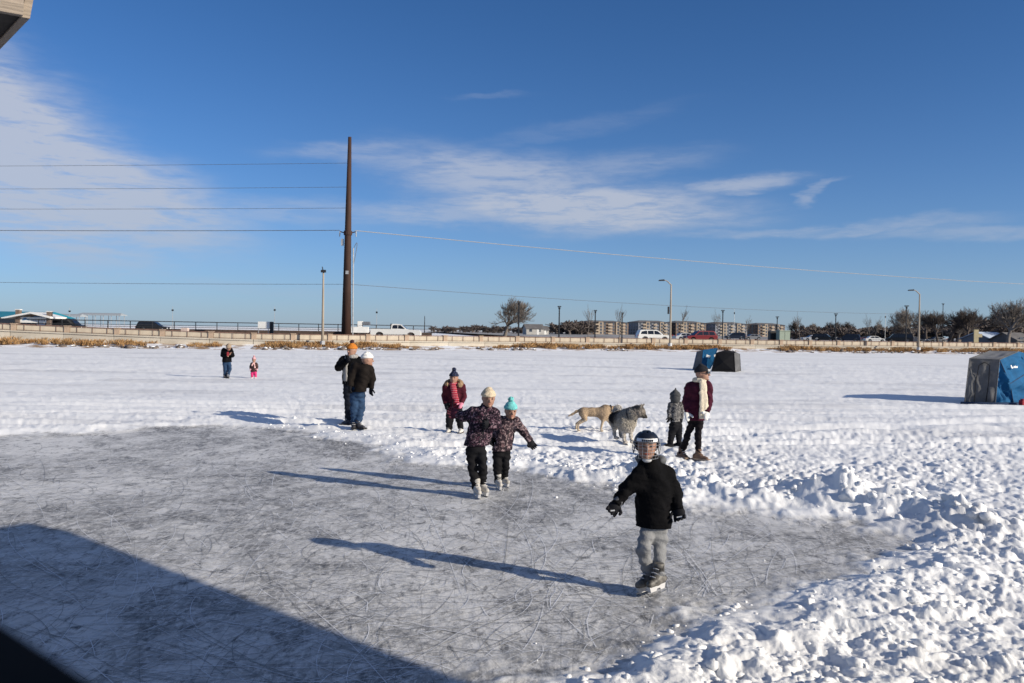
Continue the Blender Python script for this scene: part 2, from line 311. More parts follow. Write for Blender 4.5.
def mat_lake():
    m = bpy.data.materials.new('snow_and_ice'); m.use_nodes = True; nt = m.node_tree; N = nt.nodes; L = nt.links; b = N['Principled BSDF']
    geo = N.new('ShaderNodeNewGeometry'); co = geo.outputs['Position']
    at = N.new('ShaderNodeAttribute'); at.attribute_name = 'ice'
    snow = snow_nodes(N, L, co)
    def noise(sc, det, rough=.6, st=(1, 1, 1), rot=0, dist=0):
        mp = N.new('ShaderNodeMapping'); L.new(co, mp.inputs[0]); mp.inputs['Scale'].default_value = st; mp.inputs['Rotation'].default_value = (0, 0, rot)
        n = N.new('ShaderNodeTexNoise'); n.inputs['Scale'].default_value = sc; n.inputs['Detail'].default_value = det; n.inputs['Roughness'].default_value = rough; n.inputs['Distortion'].default_value = dist; L.new(mp.outputs[0], n.inputs['Vector']); return n.outputs[0]
    def ramp(f, p0, p1, c0, c1):
        cr = N.new('ShaderNodeValToRGB'); L.new(f, cr.inputs[0]); e = cr.color_ramp.elements; e[0].position = p0; e[1].position = p1; e[0].color = (*c0, 1); e[1].color = (*c1, 1); return cr.outputs[0]
    def mix(f, a, c, bt='MIX'):
        x = N.new('ShaderNodeMix'); x.data_type = 'RGBA'; x.blend_type = bt; L.new(f, x.inputs[0]) if not isinstance(f, float) else setattr(x.inputs[0], 'default_value', f)
        L.new(a, x.inputs[6]); L.new(c, x.inputs[7]); return x.outputs[2]
    big = noise(.55, 6, .62, (1, .8, 1), .35, .6)
    icec = ramp(big, .38, .60, (.19, .192, .197), (.66, .66, .655))
    # dull bare patches and white snow dust
    dust = ramp(noise(3.2, 10, .74, (1, .75, 1), .5, .5), .48, .60, (0, 0, 0), (1, 1, 1))
    white = N.new('ShaderNodeRGB'); white.outputs[0].default_value = (.70, .70, .70, 1)
    dk = N.new('ShaderNodeRGB'); dk.outputs[0].default_value = (.10, .104, .112, 1)
    fd = N.new('ShaderNodeMath'); fd.operation = 'MULTIPLY'; L.new(dust, fd.inputs[0]); fd.inputs[1].default_value = .7
    icec = mix(fd.outputs[0], icec, white.outputs[0])
    bare = ramp(noise(1.7, 10, .72, (1, .8, 1), -.35, .8), .55, .64, (0, 0, 0), (.8, .8, .8)); icec = mix(bare, icec, dk.outputs[0])
    fle = ramp(noise(15, 9, .8, (1, .55, 1), .45, .4), .50, .60, (0, 0, 0), (.85, .85, .85)); icec = mix(fle, icec, white.outputs[0])
    fl2 = ramp(noise(8, 8, .78, (1, .5, 1), -.5, .4), .53, .63, (0, 0, 0), (.85, .85, .85)); icec = mix(fl2, icec, dk.outputs[0])
    # fine skate scratches: thin bent lines at several angles
    for k, (sc, ro, wdt, amt, colr) in enumerate(((1.3, .3, .010, .25, white), (2.7, 2.2, .012, .25, white), (1.6, -.5, .008, .35, dk), (2.3, .8, .010, .28, dk), (4.1, 1.7, .014, .2, white))):
        mp = N.new('ShaderNodeMapping'); L.new(co, mp.inputs[0]); mp.inputs['Rotation'].default_value = (0, 0, ro); mp.inputs['Scale'].default_value = (1, .28, 0); mp.inputs['Location'].default_value = (k * 3.7, k * 1.3, 0)
        nz = N.new('ShaderNodeTexNoise'); nz.inputs['Scale'].default_value = 1.2; nz.inputs['Detail'].default_value = 2; L.new(mp.outputs[0], nz.inputs['Vector'])
        mx = N.new('ShaderNodeMix'); mx.data_type = 'VECTOR'; mx.inputs[0].default_value = .35; L.new(mp.outputs[0], mx.inputs[4]); L.new(nz.outputs['Color'], mx.inputs[5])
        vo = N.new('ShaderNodeTexVoronoi'); vo.feature = 'DISTANCE_TO_EDGE'; vo.voronoi_dimensions = '2D'; vo.inputs['Scale'].default_value = sc * 1.7; L.new(mx.outputs[1], vo.inputs['Vector'])
        ln = ramp(vo.outputs[0], wdt * .4, wdt * 1.3, (amt, amt, amt), (0, 0, 0)); icec = mix(ln, icec, colr.outputs[0])
    fz = N.new('ShaderNodeMath'); fz.operation = 'ADD'; fz.use_clamp = True; L.new(at.outputs['Fac'], fz.inputs[0])
    nb = N.new('ShaderNodeMath'); nb.operation = 'MULTIPLY_ADD'; L.new(noise(6, 6, .7), nb.inputs[0]); nb.inputs[1].default_value = .9; nb.inputs[2].default_value = -.45; L.new(nb.outputs[0], fz.inputs[1])
    fac = ramp(fz.outputs[0], .35, .75, (0, 0, 0), (1, 1, 1))
    L.new(mix(fac, snow, icec), b.inputs['Base Color'])
    rg = N.new('ShaderNodeMapRange'); L.new(fac, rg.inputs[0]); rg.inputs[3].default_value = .75; rg.inputs[4].default_value = .58; L.new(rg.outputs[0], b.inputs['Roughness'])
    b.inputs['Specular IOR Level'].default_value = .12
    bp = N.new('ShaderNodeBump'); bp.inputs['Strength'].default_value = .55; bp.inputs['Distance'].default_value = .012; L.new(noise(55, 5, .7), bp.inputs['Height'])
    L.new(bp.outputs[0], b.inputs['Normal'])
    return m
LAKE_MAT = mat_lake()
lake = mobj('frozen_lake', make_ground(), LAKE_MAT, smooth=True)
tag(lake, kind='structure')
def mat_snow():
    m = bpy.data.materials.new('snow'); m.use_nodes = True; N = m.node_tree.nodes; L = m.node_tree.links; b = N['Principled BSDF']
    geo = N.new('ShaderNodeNewGeometry'); L.new(snow_nodes(N, L, geo.outputs['Position']), b.inputs['Base Color']); b.inputs['Roughness'].default_value = .75; b.inputs['Specular IOR Level'].default_value = .22
    n = N.new('ShaderNodeTexNoise'); n.inputs['Scale'].default_value = 40; n.inputs['Detail'].default_value = 5; L.new(geo.outputs['Position'], n.inputs['Vector'])
    bp = N.new('ShaderNodeBump'); bp.inputs['Strength'].default_value = .6; bp.inputs['Distance'].default_value = .012; L.new(n.outputs[0], bp.inputs['Height']); L.new(bp.outputs[0], b.inputs['Normal'])
    return m
SNOW = mat_snow()
def ico(sub):
    bm = bmesh.new(); bmesh.ops.create_icosphere(bm, subdivisions=sub, radius=1); bm.verts.ensure_lookup_table()
    V = np.array([v.co[:] for v in bm.verts], np.float32); F = np.array([[v.index for v in f.verts] for f in bm.faces]); bm.free(); return V, F
def scatter_blobs(items, sub, seed, rough=.35):
    """items: (x, y, z, size, flatten) -> one joined mesh of broken lumps"""
    V0, F0 = ico(sub); rng = np.random.default_rng(seed); Vs = []; Fs = []
    for i, (x, y, z, s, fl) in enumerate(items):
        ph = rng.uniform(0, 6.28, 6); k = rng.uniform(1.2, 3.2, (3, 3))
        n = np.sin(V0 @ k[0] + ph[0]) * np.sin(V0 @ k[1] + ph[1]) + .5 * np.sin(V0 @ (k[2] * 2.3) + ph[2])
        P = V0 * (1 + rough * n[:, None])
        pl = rng.normal(size=3); pl /= np.linalg.norm(pl); dd = P @ pl; P = P - np.maximum(dd - .55, 0)[:, None] * pl     # a broken flat side
        a = ph[3]; c, q = math.cos(a), math.sin(a); P = P * np.array([1, rng.uniform(.65, 1), fl])
        P = np.stack([P[:, 0] * c - P[:, 1] * q, P[:, 0] * q + P[:, 1] * c, P[:, 2]], 1) * s + np.array([x, y, z])
        Vs.append(P); Fs.append(F0 + i * len(V0))
    return np.vstack(Vs), np.vstack(Fs)
def snow_clumps():
    rng = np.random.default_rng(5); big = []; small = []
    # along the bank, along the near edge, over the near right corner, and crumbs on the ice
    def put(lst, x, y, s, sink=.35):
        lst.append((x, y, s, sink))
    for _ in range(150):
        i = rng.integers(0, len(BANK) - 1); t = rng.random(); p = BANK[i] * (1 - t) + BANK[i + 1] * t
        s = rng.uniform(.025, .07) if rng.random() < .85 else rng.uniform(.07, .12)
        if i < 3: s *= .75
        put(big, p[0] + rng.normal() * .28, p[1] + rng.normal() * .25, s)
    for _ in range(160):
        x = rng.uniform(.1, 5.5); y = rng.uniform(4.2, 8.5)
        if rink_sd(np.array([x]), np.array([y]))[0] > .1: put(big, x, y, abs(rng.normal()) * .022 + .015)
    for _ in range(1500):
        x = rng.uniform(-.8, 7.0); y = rng.uniform(4.2, 11)
        d = rink_sd(np.array([x]), np.array([y]))[0]
        if d > -.15 and rng.random() < (1.0 if y < 8.5 else .4): put(small, x, y, abs(rng.normal()) ** 1.5 * .014 + .006)
    for _ in range(300):
        x = rng.uniform(-3, 4.5); y = rng.uniform(4.4, 12)
        d = rink_sd(np.array([x]), np.array([y]))[0]
        if -2.0 < d < 0 and rng.random() < math.exp(d * 1.3) : put(small, x, y, abs(rng.normal()) * .006 + .004, .2)
    for _ in range(260):
        i = rng.integers(4, 11); t = rng.random(); p = RINK[i] * (1 - t) + RINK[i + 1] * t
        put(small, p[0] + rng.normal() * .3, p[1] + .35 + rng.normal() * .3, abs(rng.normal()) * .018 + .008)
    out = []
    for lst, sub, sd in ((big, 2, 1), (small, 1, 2)):
        a = np.array(lst); hz, _ = ground(a[:, 0], a[:, 1])
        items = [(x, y, h + s * (.30 - sk), s, rng.uniform(.55, .9)) for (x, y, s, sk), h in zip(lst, hz)]
        out.append(scatter_blobs(items, sub, sd))
    (V1, F1), (V2, F2) = out
    me = npmesh('snow_clumps', np.vstack([V1, V2]), np.vstack([F1, F2 + len(V1)]))
    o = mobj('snow_clumps', me, SNOW, smooth=True); tag(o, 'broken lumps of white snow thrown up around the skating ice', 'snow', kind='stuff')
snow_clumps()
def skate_marks():
    """curved grooves cut by blades, thin strips lying on the ice"""
    rng = np.random.default_rng(12)
    for nm, cnt, wd, matr, lab in (('skate_grooves', 1900, .0014, mat('bare_groove', (.21, .212, .215), .5, .2), 'thin dark curved skate grooves cut into the grey ice'),
                                   ('shaved_ice_lines', 1900, .0019, mat('shaved_ice', (.72, .74, .78), .8, .1), 'thin white curved lines of shaved ice on the rink')):
        V = []; F = []
        for _ in range(cnt):
            y = 4.4 + 8.5 * rng.random() ** .85; x = rng.uniform(-.75 * y, .55 * y)
            a = rng.normal(0.2, .9) + (PI if rng.random() < .5 else 0); sweep = rng.random() < .16; ln = rng.uniform(1.6, 4.5) if sweep else rng.uniform(.12, 1.0); k = rng.normal() * (.22 if sweep else .75); n = 14 if sweep else 6
            for s in range(n + 1):
                w = wd * (1 - abs(2 * s / n - 1) ** 3) + .0008
                q = len(V); nx, ny = -math.sin(a), math.cos(a)
                V += [(x + nx * w, y + ny * w), (x - nx * w, y - ny * w)]
                if s: F.append((q - 2, q - 1, q + 1, q))
                x += math.cos(a) * ln / n; y += math.sin(a) * ln / n; a += k * ln / n
        V = np.array(V); H, I = ground(V[:, 0], V[:, 1]); F = np.array(F)
        ok = (I[F].min(1) > .9); F = F[ok]
        me = npmesh(nm, np.column_stack([V, H + .004]), F)
        tag(mobj(nm, me, matr), lab, 'skate marks', kind='stuff')
skate_marks()
# ================================================================== the far shore: causeway, sea wall, road
SHORE_PX = [(-500, 64), (-300, 66), (0, 71), (150, 73), (300, 76), (450, 84), (560, 90), (700, 96), (800, 99), (900, 103), (1024, 109), (1250, 121), (1600, 143)]
_ctl = [Vector(((p - 512) / FPX * z, z, 0)) for p, z in SHORE_PX]
def _catmull(P, n=24):
    out = []
    for i in range(1, len(P) - 2):
        a, b, c, d = P[i - 1], P[i], P[i + 1], P[i + 2]
        for k in range(n):
            t = k / n
            out.append(.5 * ((2 * b) + (c - a) * t + (2 * a - 5 * b + 4 * c - d) * t * t + (3 * b - a - 3 * c + d) * t ** 3))
    out.append(P[-2]); return out
SHORE = _catmull(_ctl)
_sl = [0.0]
for _a, _b in zip(SHORE, SHORE[1:]): _sl.append(_sl[-1] + (_b - _a).length)
SHORE_LEN = _sl[-1]
def shore_at(s, off=0.0):
    """point s metres along the shoreline, off metres inland; also its direction angle"""
    import bisect
    i = min(max(bisect.bisect(_sl, s) - 1, 0), len(SHORE) - 2); a, b = SHORE[i], SHORE[i + 1]; t = (s - _sl[i]) / (_sl[i + 1] - _sl[i])
    d = (b - a).normalized(); nrm = Vector((-d.y, d.x, 0)); return a.lerp(b, t) + nrm * off, math.atan2(d.y, d.x)
def strip(name, offs, zs, matr, step=1.0, noise=0.0, seed=0, kind='structure', s0=0.0, s1=None):
    s1 = SHORE_LEN if s1 is None else s1
    n = int((s1 - s0) / step); V = []; F = []; m = len(offs)
    for i in range(n + 1):
        for o, z in zip(offs, zs):
            p, _ = shore_at(s0 + (s1 - s0) * i / n, o); V.append((p.x, p.y, z))
        if i:
            for k in range(m - 1): a = (i - 1) * m + k; F.append((a, a + m, a + m + 1, a + 1))
    V = np.array(V)
    if noise: V[:, 2] += noise * fbm(V[:, 0] * .9, V[:, 1] * .9, 4, seed) * (np.tile(np.linspace(.3, 1, m), n + 1))
    o = mobj(name, npmesh(name, V, np.array(F)[:, ::-1].copy()), matr, smooth=True); tag(o, kind=kind); return o
def mat_bank():
    m = bpy.data.materials.new('snowy_bank'); m.use_nodes = True; N = m.node_tree.nodes; L = m.node_tree.links; b = N['Principled BSDF']; b.inputs['Roughness'].default_value = .85
    geo = N.new('ShaderNodeNewGeometry'); n = N.new('ShaderNodeTexNoise'); n.inputs['Scale'].default_value = .55; n.inputs['Detail'].default_value = 7; n.inputs['Roughness'].default_value = .7; L.new(geo.outputs['Position'], n.inputs['Vector'])
    cr = N.new('ShaderNodeValToRGB'); L.new(n.outputs[0], cr.inputs[0]); e = cr.color_ramp.elements; e[0].position = .47; e[0].color = (.84, .86, .9, 1); e[1].position = .58; e[1].color = (.30, .19, .10, 1)
    L.new(cr.outputs[0], b.inputs['Base Color']); return m
BANKM = mat_bank()
strip('shore_bank', (-1.2, -.3, .6, 1.5, 2.4, 3.1, 3.75), (-.02, .08, .15, .22, .29, .36, .42), BANKM, .8, .10, 5)
CONC = mat('pale_concrete', (.47, .43, .365), .85, .16, .5, .25, 6, detail=7)
CONC2 = mat('panel_concrete', (.46, .40, .32), .85, .18, .8, .25, 6, detail=7)
RUST = mat('rusty_rail_paint', (.20, .12, .095), .8, .25, 5)
PIERM = mat('pier_concrete', (.37, .28, .21), .85, .2, 2, .2, 8)
def rise(p):
    """the causeway climbs towards the left"""
    px = 512 + FPX * p.x / p.y; return .60 * max(0.0, min(1.6, (275 - px) / 275)) ** 1.25 + .06 * max(0, min(1, (px - 750) / 250))
def seawall():
    bay = 4.25
    n = int((SHORE_LEN - 8) / bay); n = min(n, 64)
    p0, _ = shore_at(4, 4.0)
    w = empty('sea_wall', p0, 0, 'long pale concrete sea wall with brown piers along the causeway', 'wall')
    rl = empty('wall_railing', p0, 0, 'low rusty pipe railing running along the top of the sea wall', 'railing')
    pier = MB().box((-.22, -.2, .87), (.22, .2, 1.46)).box((-.27, -.25, 1.46), (.27, .25, 1.53)).mesh('pier')
    meshes = {}
    def seg(nm, s0, s1, off, lo, hi, matr, par, key):
        a, _ = shore_at(s0, off); b, _ = shore_at(s1, off); d = b - a; L = d.length
        k = (key, round(L, 1))
        if k not in meshes: meshes[k] = MB().box((-k[1] / 2, lo[0], lo[1]), (k[1] / 2, hi[0], hi[1])).mesh(nm)
        ra, rb = rise(a), rise(b)
        o = mobj(nm, meshes[k], matr, par); o.location = (a + b) / 2 - p0 + Vector((0, 0, (ra + rb) / 2)); o.rotation_euler = (0, -math.atan2(rb - ra, L), math.atan2(d.y, d.x)); return o
    post = MB().box((-.016, -.016, .90), (.016, .016, 1.44)).mesh('post')
    def stand(nm, me, matr, par, s, off):
        o = mobj(nm, me, matr, par); q, a2 = shore_at(s, off); o.location = q - p0 + Vector((0, 0, rise(q))); o.rotation_euler = (0, 0, a2)
    for i in range(n):
        s0 = 4 + i * bay; s1 = s0 + bay
        c, ang = shore_at((s0 + s1) / 2, 4); px = 512 + FPX * c.x / c.y
        if px < -160 or px > 1200: continue
        seg('base_block', s0, s1 - .03, 4.0, (-.40, -.35), (.30, .77), CONC, w, 'b')
        seg('cap_slab', s0, s1 - .03, 4.0, (-.50, .77), (.75, .88), CONC, w, 'c')
        seg('panel', s0 + .22, s1 - .22, 4.55, (-.09, .88), (.09, 1.40), CONC2, w, 'p')
        stand('pier', pier, PIERM, w, s0, 4.55)
        seg('top_rail', s0 + .22, s1 - .22, 4.42, (-.04, 1.425), (.04, 1.485), RUST, rl, 't')
        seg('lower_rail', s0 + .22, s1 - .22, 4.42, (-.015, .94), (.015, .96), RUST, rl, 'l')
        for f in (.2, .5, .8): stand('post', post, RUST, rl, s0 + bay * f, 4.40)
seawall()
ASPH = mat('asphalt', (.09, .09, .095), .9, .25, .6)
PARK = mat('packed_snow_lot', (.13, .12, .11), .9, .2, .06, c2=(.42, .42, .42))
strip('causeway_land', (4.62, 6, 20, 60, 110), (.85, .80, .80, .78, -.3), PARK, 3.0, 0, 0)
strip('road', (8.0, 19.5), (.806, .806), ASPH, 3.0)
PAINT = mat('road_paint', (.7, .62, .3), .7)
strip('road_line', (13.7, 13.85), (.811, .811), PAINT, 3.0)
# wide land behind the right half: car parks and lawns under snow
def far_land():
    P = [(18, 105), (75, 120), (140, 150), (420, 260), (1500, 900), (1500, 1500), (-60, 1500), (-75, 700), (-12, 300)]
    me = bpy.data.meshes.new('far_land'); me.from_pydata([(x, y, .786) for x, y in P], [], [tuple(range(len(P)))]); me.update()
    tag(mobj('far_land', me, PARK), kind='structure')
far_land()
def rocks_and_grass():
    rng = np.random.default_rng(3); items = []; caps = []
    for _ in range(900):
        s = rng.uniform(10, SHORE_LEN - 10); p, _ = shore_at(s, rng.uniform(-.5, 1.6)); px = 512 + FPX * p.x / p.y
        if not -150 < px < 1180: continue
        if fbm(np.array([s * .16]), np.array([.3]), 2, 9)[0] < -.05: continue
        z = abs(rng.normal()) * .13 + .10; hh = .1 + .07 * max(0, 0)
        items.append((p.x, p.y, hh, z, rng.uniform(.5, .8)))
        if rng.random() < .6: caps.append((p.x - z * .25, p.y + z * .15, hh + z * .42, z * .75, .35))
    V, F = scatter_blobs(items, 1, 8); tag(mobj('shore_rocks', npmesh('shore_rocks', V, F), mat('shore_rock', (.13, .105, .09), .9, .4, 3), smooth=False), 'dark broken rocks half buried in snow along the shoreline', 'rocks', kind='stuff')
    V, F = scatter_blobs(caps, 1, 9); tag(mobj('snow_caps', npmesh('snow_caps', V, F), SNOW, smooth=True), 'small white snow caps lying on the shoreline rocks', 'snow', kind='stuff')
    V = []; F = []
    def tuft(p, r, h, n):
        for _ in range(n):
            a = rng.uniform(0, 6.28); q = r * math.sqrt(rng.random()); x = p.x + math.cos(a) * q; y = p.y + math.sin(a) * q
            hh = h * rng.uniform(.45, 1.0); lean = rng.normal(size=2) * .28 * hh; w = rng.uniform(.012, .03); b = rng.uniform(0, 6.28); dx, dy = math.cos(b) * w, math.sin(b) * w
            k = len(V); V.extend([(x - dx, y - dy, p.z), (x + dx, y + dy, p.z), (x + lean[0] * .5 + dx * .6, y + lean[1] * .5 + dy * .6, p.z + hh * .6), (x + lean[0] * 1.3, y + lean[1] * 1.3, p.z + hh)])
            F.append((k, k + 1, k + 2)); F.append((k, k + 2, k + 3))
    s = 6.0
    while s < SHORE_LEN - 6:
        s += rng.uniform(.10, .55); o = rng.uniform(.9, 3.3); p, _ = shore_at(s, o); px = 512 + FPX * p.x / p.y
        if not -150 < px < 1180: continue
        dens = fbm(np.array([s * .085]), np.array([4.2]), 3, 15)[0]
        if px < 70: dens += .7
        if px > 480: dens += .22
        if dens < -.12: continue
        p.z = .12 + .1 * o
        tuft(p, rng.uniform(.25, .7), rng.uniform(.30, .58) * min(1.15, .8 + dens), int(rng.uniform(50, 120)))
    g = npmesh('dry_grass', np.array(V), np.array(F)); tag(mobj('dry_grass', g, mat('straw', (.24, .125, .05), .9, .3, .7, c2=(.42, .26, .115))), 'straw-coloured dry grass tufts growing along the snowy shoreline', 'grass', kind='stuff')
rocks_and_grass()
# ================================================================== poles, lamps, wires
ROADZ = .80
STEELB = mat('weathered_brown_steel', (.042, .02, .014), .8, .35, 1.2, .1, 10, stretch=(1, 1, .15))
WOODP = mat('grey_pole_wood', (.34, .29, .23), .85, .2, 3, stretch=(1, 1, .1))
DARKM = mat('black_lamp_paint', (.018, .019, .022), .5, .2)
GALV = mat('galvanised_steel', (.42, .43, .44), .5, .12, 4, metal=.3)
WIREM = mat('dark_wire', (.13, .14, .16), .6, .1)
WIRE_LIT = mat('sunlit_wire', (.50, .50, .50), .4, .1, metal=.3)  # sunlight on the cable is put into its pale colour
def utility_pole():
    Y = 98.0; b = at_y(346.2, 333, Y); t = at_y(348.2, 137, Y); b.z = ROADZ; t.x = b.x + .12; t.y = Y; h = t.z - b.z
    u = empty('utility_pole', b, 0, 'tall tapering brown steel utility pole standing behind the sea wall', 'utility pole')
    MB().tube([(0, 0, 0), (.03, 0, h * .3), (.07, 0, h * .62), (.12, 0, h)], [.60, .47, .36, .20], 16).build('shaft', STEELB, u, smooth=True)
    zb = at_y(347, 233, Y).z - b.z
    m = MB().tube([(.05, 0, zb - .25), (.05, 0, zb + .25)], .50, 14); m.build('collar', STEELB, u)
    for sx in (-1, 1):
        MB().tube([(.05 + sx * .4, 0, zb), (.05 + sx * .95, 0, zb + .18)], .07, 6).build('bracket_arm', STEELB, u)
        MB().tube([(.05 + sx * .95, 0, zb + .18), (.05 + sx * .98, 0, zb - .45)], [.08, .05], 6).build('insulator', GALV, u)
    MB().box((-.72, -.16, zb - 1.5), (-.46, .16, zb - .7)).build('junction_box', GALV, u)
    MB().box((-.06, -.55, zb - 4.9), (.28, -.47, zb - 4.5)).build('number_plate', GALV, u)
    MB().tube([(.80, -.1, 0), (.74, -.1, zb * .86)], .075, 8).build('conduit', GALV, u)
    lp = [(.76 + .42 * math.sin(k / 10 * PI), -.1, zb * .86 - .1 - 2.0 * (k / 10) + 1.6 * math.sin(k / 10 * PI)) for k in range(11)]
    MB().tube(lp, .035, 5).build('cable_loop', WIREM, u)
    return b, h, zb
PB, PH, PZB = utility_pole()
def wire(p, q, sag, r, label, matr=WIREM, n=40):
    pts = [Vector(p).lerp(Vector(q), k / n) - Vector((0, 0, sag * 4 * (k / n) * (1 - k / n))) for k in range(n + 1)]
    mid = pts[0].copy(); m = MB().tube([v - mid for v in pts], r, 4, cap=False)
    o = m.build('power_wire', matr, None, mid); tag(o, label, 'wire', 'wires strung from the utility pole')
for i, (py, lab) in enumerate(((163, 'topmost thin dark wire running left from the upper pole shaft'), (187, 'second dark wire from the top, running left from the pole'), (208, 'third dark wire from the top, running left from the pole'))):
    h = at_y(347, py, 98).z; wire((PB.x, 98, h), (-98, 106, h), .15, .021, lab)
h = at_y(347, 230.5, 98).z
wire((PB.x - .9, 97.9, h), (-98, 106, h), .15, .036, 'thick pair of dark wires running left from the pole bracket')
wire((PB.x + .95, 98, h), (168, 196, h + .5), 1.4, .045, 'thick cable, pale as if sunlit, running right from the pole bracket across the sky', WIRE_LIT)
h = at_y(347, 284.3, 98).z
wire((PB.x - .5, 98, h), (-98, 106, h), .2, .022, 'lowest dark wire running left from the pole towards the marina')
e = at_y(906, 314, 186); wire((PB.x + .5, 98, h), e, .7, .025, 'lowest dark wire running right from the pole over the trees')
def cobra_lamp(px, pyb, pyt, Y, label, side=-1, matr=GALV, arm=True, box=False):
    b = at_y(px, pyb, Y); t = at_y(px, pyt, Y); h = t.z - b.z
    u = empty('street_lamp', b, 0, label, 'street lamp', 'street lamps along the sea wall')
    MB().tube([(0, 0, 0), (0, 0, h * .5), (0, 0, h)], [.14, .11, .08], 8).build('pole', matr, u, smooth=True)
    MB().tube([(0, 0, 0), (0, 0, .35)], .24, 8).build('base', GALV, u)
    if arm:
        MB().tube([(0, 0, h - .05), (side * .35, 0, h + .28), (side * .6, 0, h + .46), (side * .85, 0, h + .48)], [.07, .06, .05, .05], 6).build('arm', matr, u)
        m = MB(); m.prism([(side * .75, h + .40), (side * 1.45, h + .38), (side * 1.38, h + .52), (side * .82, h + .58)], 'y', -.17, .17); m.build('lamp_head', DARKM, u)
    else:
        m = MB(); m.box((-.22, -.16, h - .04), (.22, .16, h + .2)); m.build('lamp_head', DARKM, u)
        MB().tube([(0, 0, h), (-.12, 0, h + .5)], .05, 5).build('arm', DARKM, u)
    if box:
        MB().box((-.34, -.12, h * .52), (-.17, .12, h * .64)).build('control_box', DARKM, u)
cobra_lamp(322.5, 344.5, 272, 79, 'pale wooden lamp pole with small head left of the tall brown pole', arm=False, matr=WOODP)
cobra_lamp(670.0, 346, 284.5, 95, 'street lamp with curved arm standing before the white SUV', -1, WOODP, True, True)
cobra_lamp(918.5, 350, 294, 104, 'street lamp with curved arm by the bare trees at right', -1, WOODP, True)
def post_lamp(px, pyt, Y, label, sz=1.0, kind=0):
    b = at_y(px, 333, Y); b.z = ROADZ; t = at_y(px, pyt, Y); h = t.z - b.z
    u = empty('post_lamp', b, 0, label, 'lamp post', 'black lamp posts along the far side of the road')
    MB().tube([(0, 0, 0), (0, 0, h - .3)], [.13 * sz, .10 * sz], 6).build('post', DARKM, u)
    MB().tube([(0, 0, 0), (0, 0, .5)], [.22 * sz, .16 * sz], 6).build('base', DARKM, u)
    MB().box((-.30 * sz, -.30 * sz, h - .16 * sz), (.30 * sz, .30 * sz, h)).build('cap', DARKM, u)
    MB().tube([(0, 0, h - .55 * sz), (0, 0, h - .22 * sz)], [.14 * sz, .22 * sz], 6).build('lantern', DARKM, u)
post_lamp(518.5, 301.5, 125, 'black lamp post in front of the lone round bare tree')
post_lamp(559, 306, 140, 'black lamp post right of the lone bare tree, before the far wood')
post_lamp(595, 310, 160, 'black lamp post before the left end of the apartment blocks')
post_lamp(622, 312.5, 175, 'black lamp post beside a thin sapling, left of the white SUV')
post_lamp(722.5, 310, 165, 'black lamp post between the apartment blocks, right of the red SUV')
post_lamp(777, 316.5, 190, 'black lamp post directly above the green utility cabinet')
post_lamp(835.5, 313.5, 170, 'black lamp post above the parked dark cars at right')
post_lamp(906, 305.5, 150, 'black lamp post left of the right street lamp, by the tan building')
post_lamp(942.5, 303.5, 240, 'small lamp head showing over the dark tree clump at right')
def mast(px, pyt, pyb, Y, label, r=.06, head=True):
    b = at_y(px, pyb, Y); t = at_y(px, pyt, Y); b.z = ROADZ; h = t.z - b.z
    u = empty('light_mast', b, 0, label, 'mast', 'thin far masts')
    MB().tube([(0, 0, 0), (0, 0, h)], [r, r * .5], 5).build('pole', GALV if head else DARKM, u)
    if head: MB().box((-.16, -.1, h * .83), (.16, .1, h * .89)).build('fitting', DARKM, u)
mast(69.5, 308, 325, 150, 'thin grey mast standing behind the black van')
mast(172.5, 306.5, 325, 150, 'thin grey mast right of the black SUV on the left')
mast(274.5, 306, 327, 150, 'thin grey mast right of the white board on the railing')
mast(376.5, 308.5, 330, 150, 'thin grey mast above the bed of the white pickup')
mast(424.5, 316, 332, 130, 'short dark post just right of the white pickup', .10, False)
mast(734, 309, 334, 260, 'thin mast between two apartment blocks', .09)
mast(885, 313, 336, 260, 'thin mast left of the tan building', .09)
# ================================================================== railing on the lake side of the causeway, left half
BROWND = mat('dark_brown_girder', (.045, .028, .022), .7, .4, 1.5)
def guard_railing():
    a = at_y(-60, 325, 100); b = at_y(432, 325, 118); a.z = b.z = 0; d = b - a; L = d.length; dr = d.normalized(); ang = math.atan2(d.y, d.x)
    u = empty('guard_railing', a, ang, 'dark open guard railing on a brown kerb beam behind the road, left half', 'railing')
    MB().box((0, 0, ROADZ), (L, .5, 1.68)).build('kerb_beam', BROWND, u)
    for z, r in ((2.62, .055), (2.15, .03), (1.9, .03)): MB().box((0, .2, z - r), (L, .3, z + r)).build('rail', DARKM, u)
    post = MB().box((-.05, .18, 1.68), (.05, .32, 2.6)).mesh('post'); n = int(L / 2.6)
    for i in range(n + 1): o = mobj('post', post, DARKM, u); o.location = (i * L / n, 0, 0)
guard_railing()
WHITE = mat('white_paint', (.78, .78, .76), .5, .06, 2)
def white_board():
    p = at_y(264, 328, 103); p.z = ROADZ; k = FPX / 103
    u = empty('notice_board', p, 0, 'white rectangular board with dark end post before the far railing', 'board')
    MB().box((-.75, -.04, 1.15), (.75, .04, 1.98)).build('panel', WHITE, u)
    MB().box((.78, -.2, 0), (1.15, .2, 1.98)).build('cabinet', DARKM, u)
    MB().box((-.72, -.03, 0), (-.64, .03, 1.15)).build('leg', GALV, u); MB().box((.5, -.03, 0), (.58, .03, 1.15)).build('leg', GALV, u)
white_board()
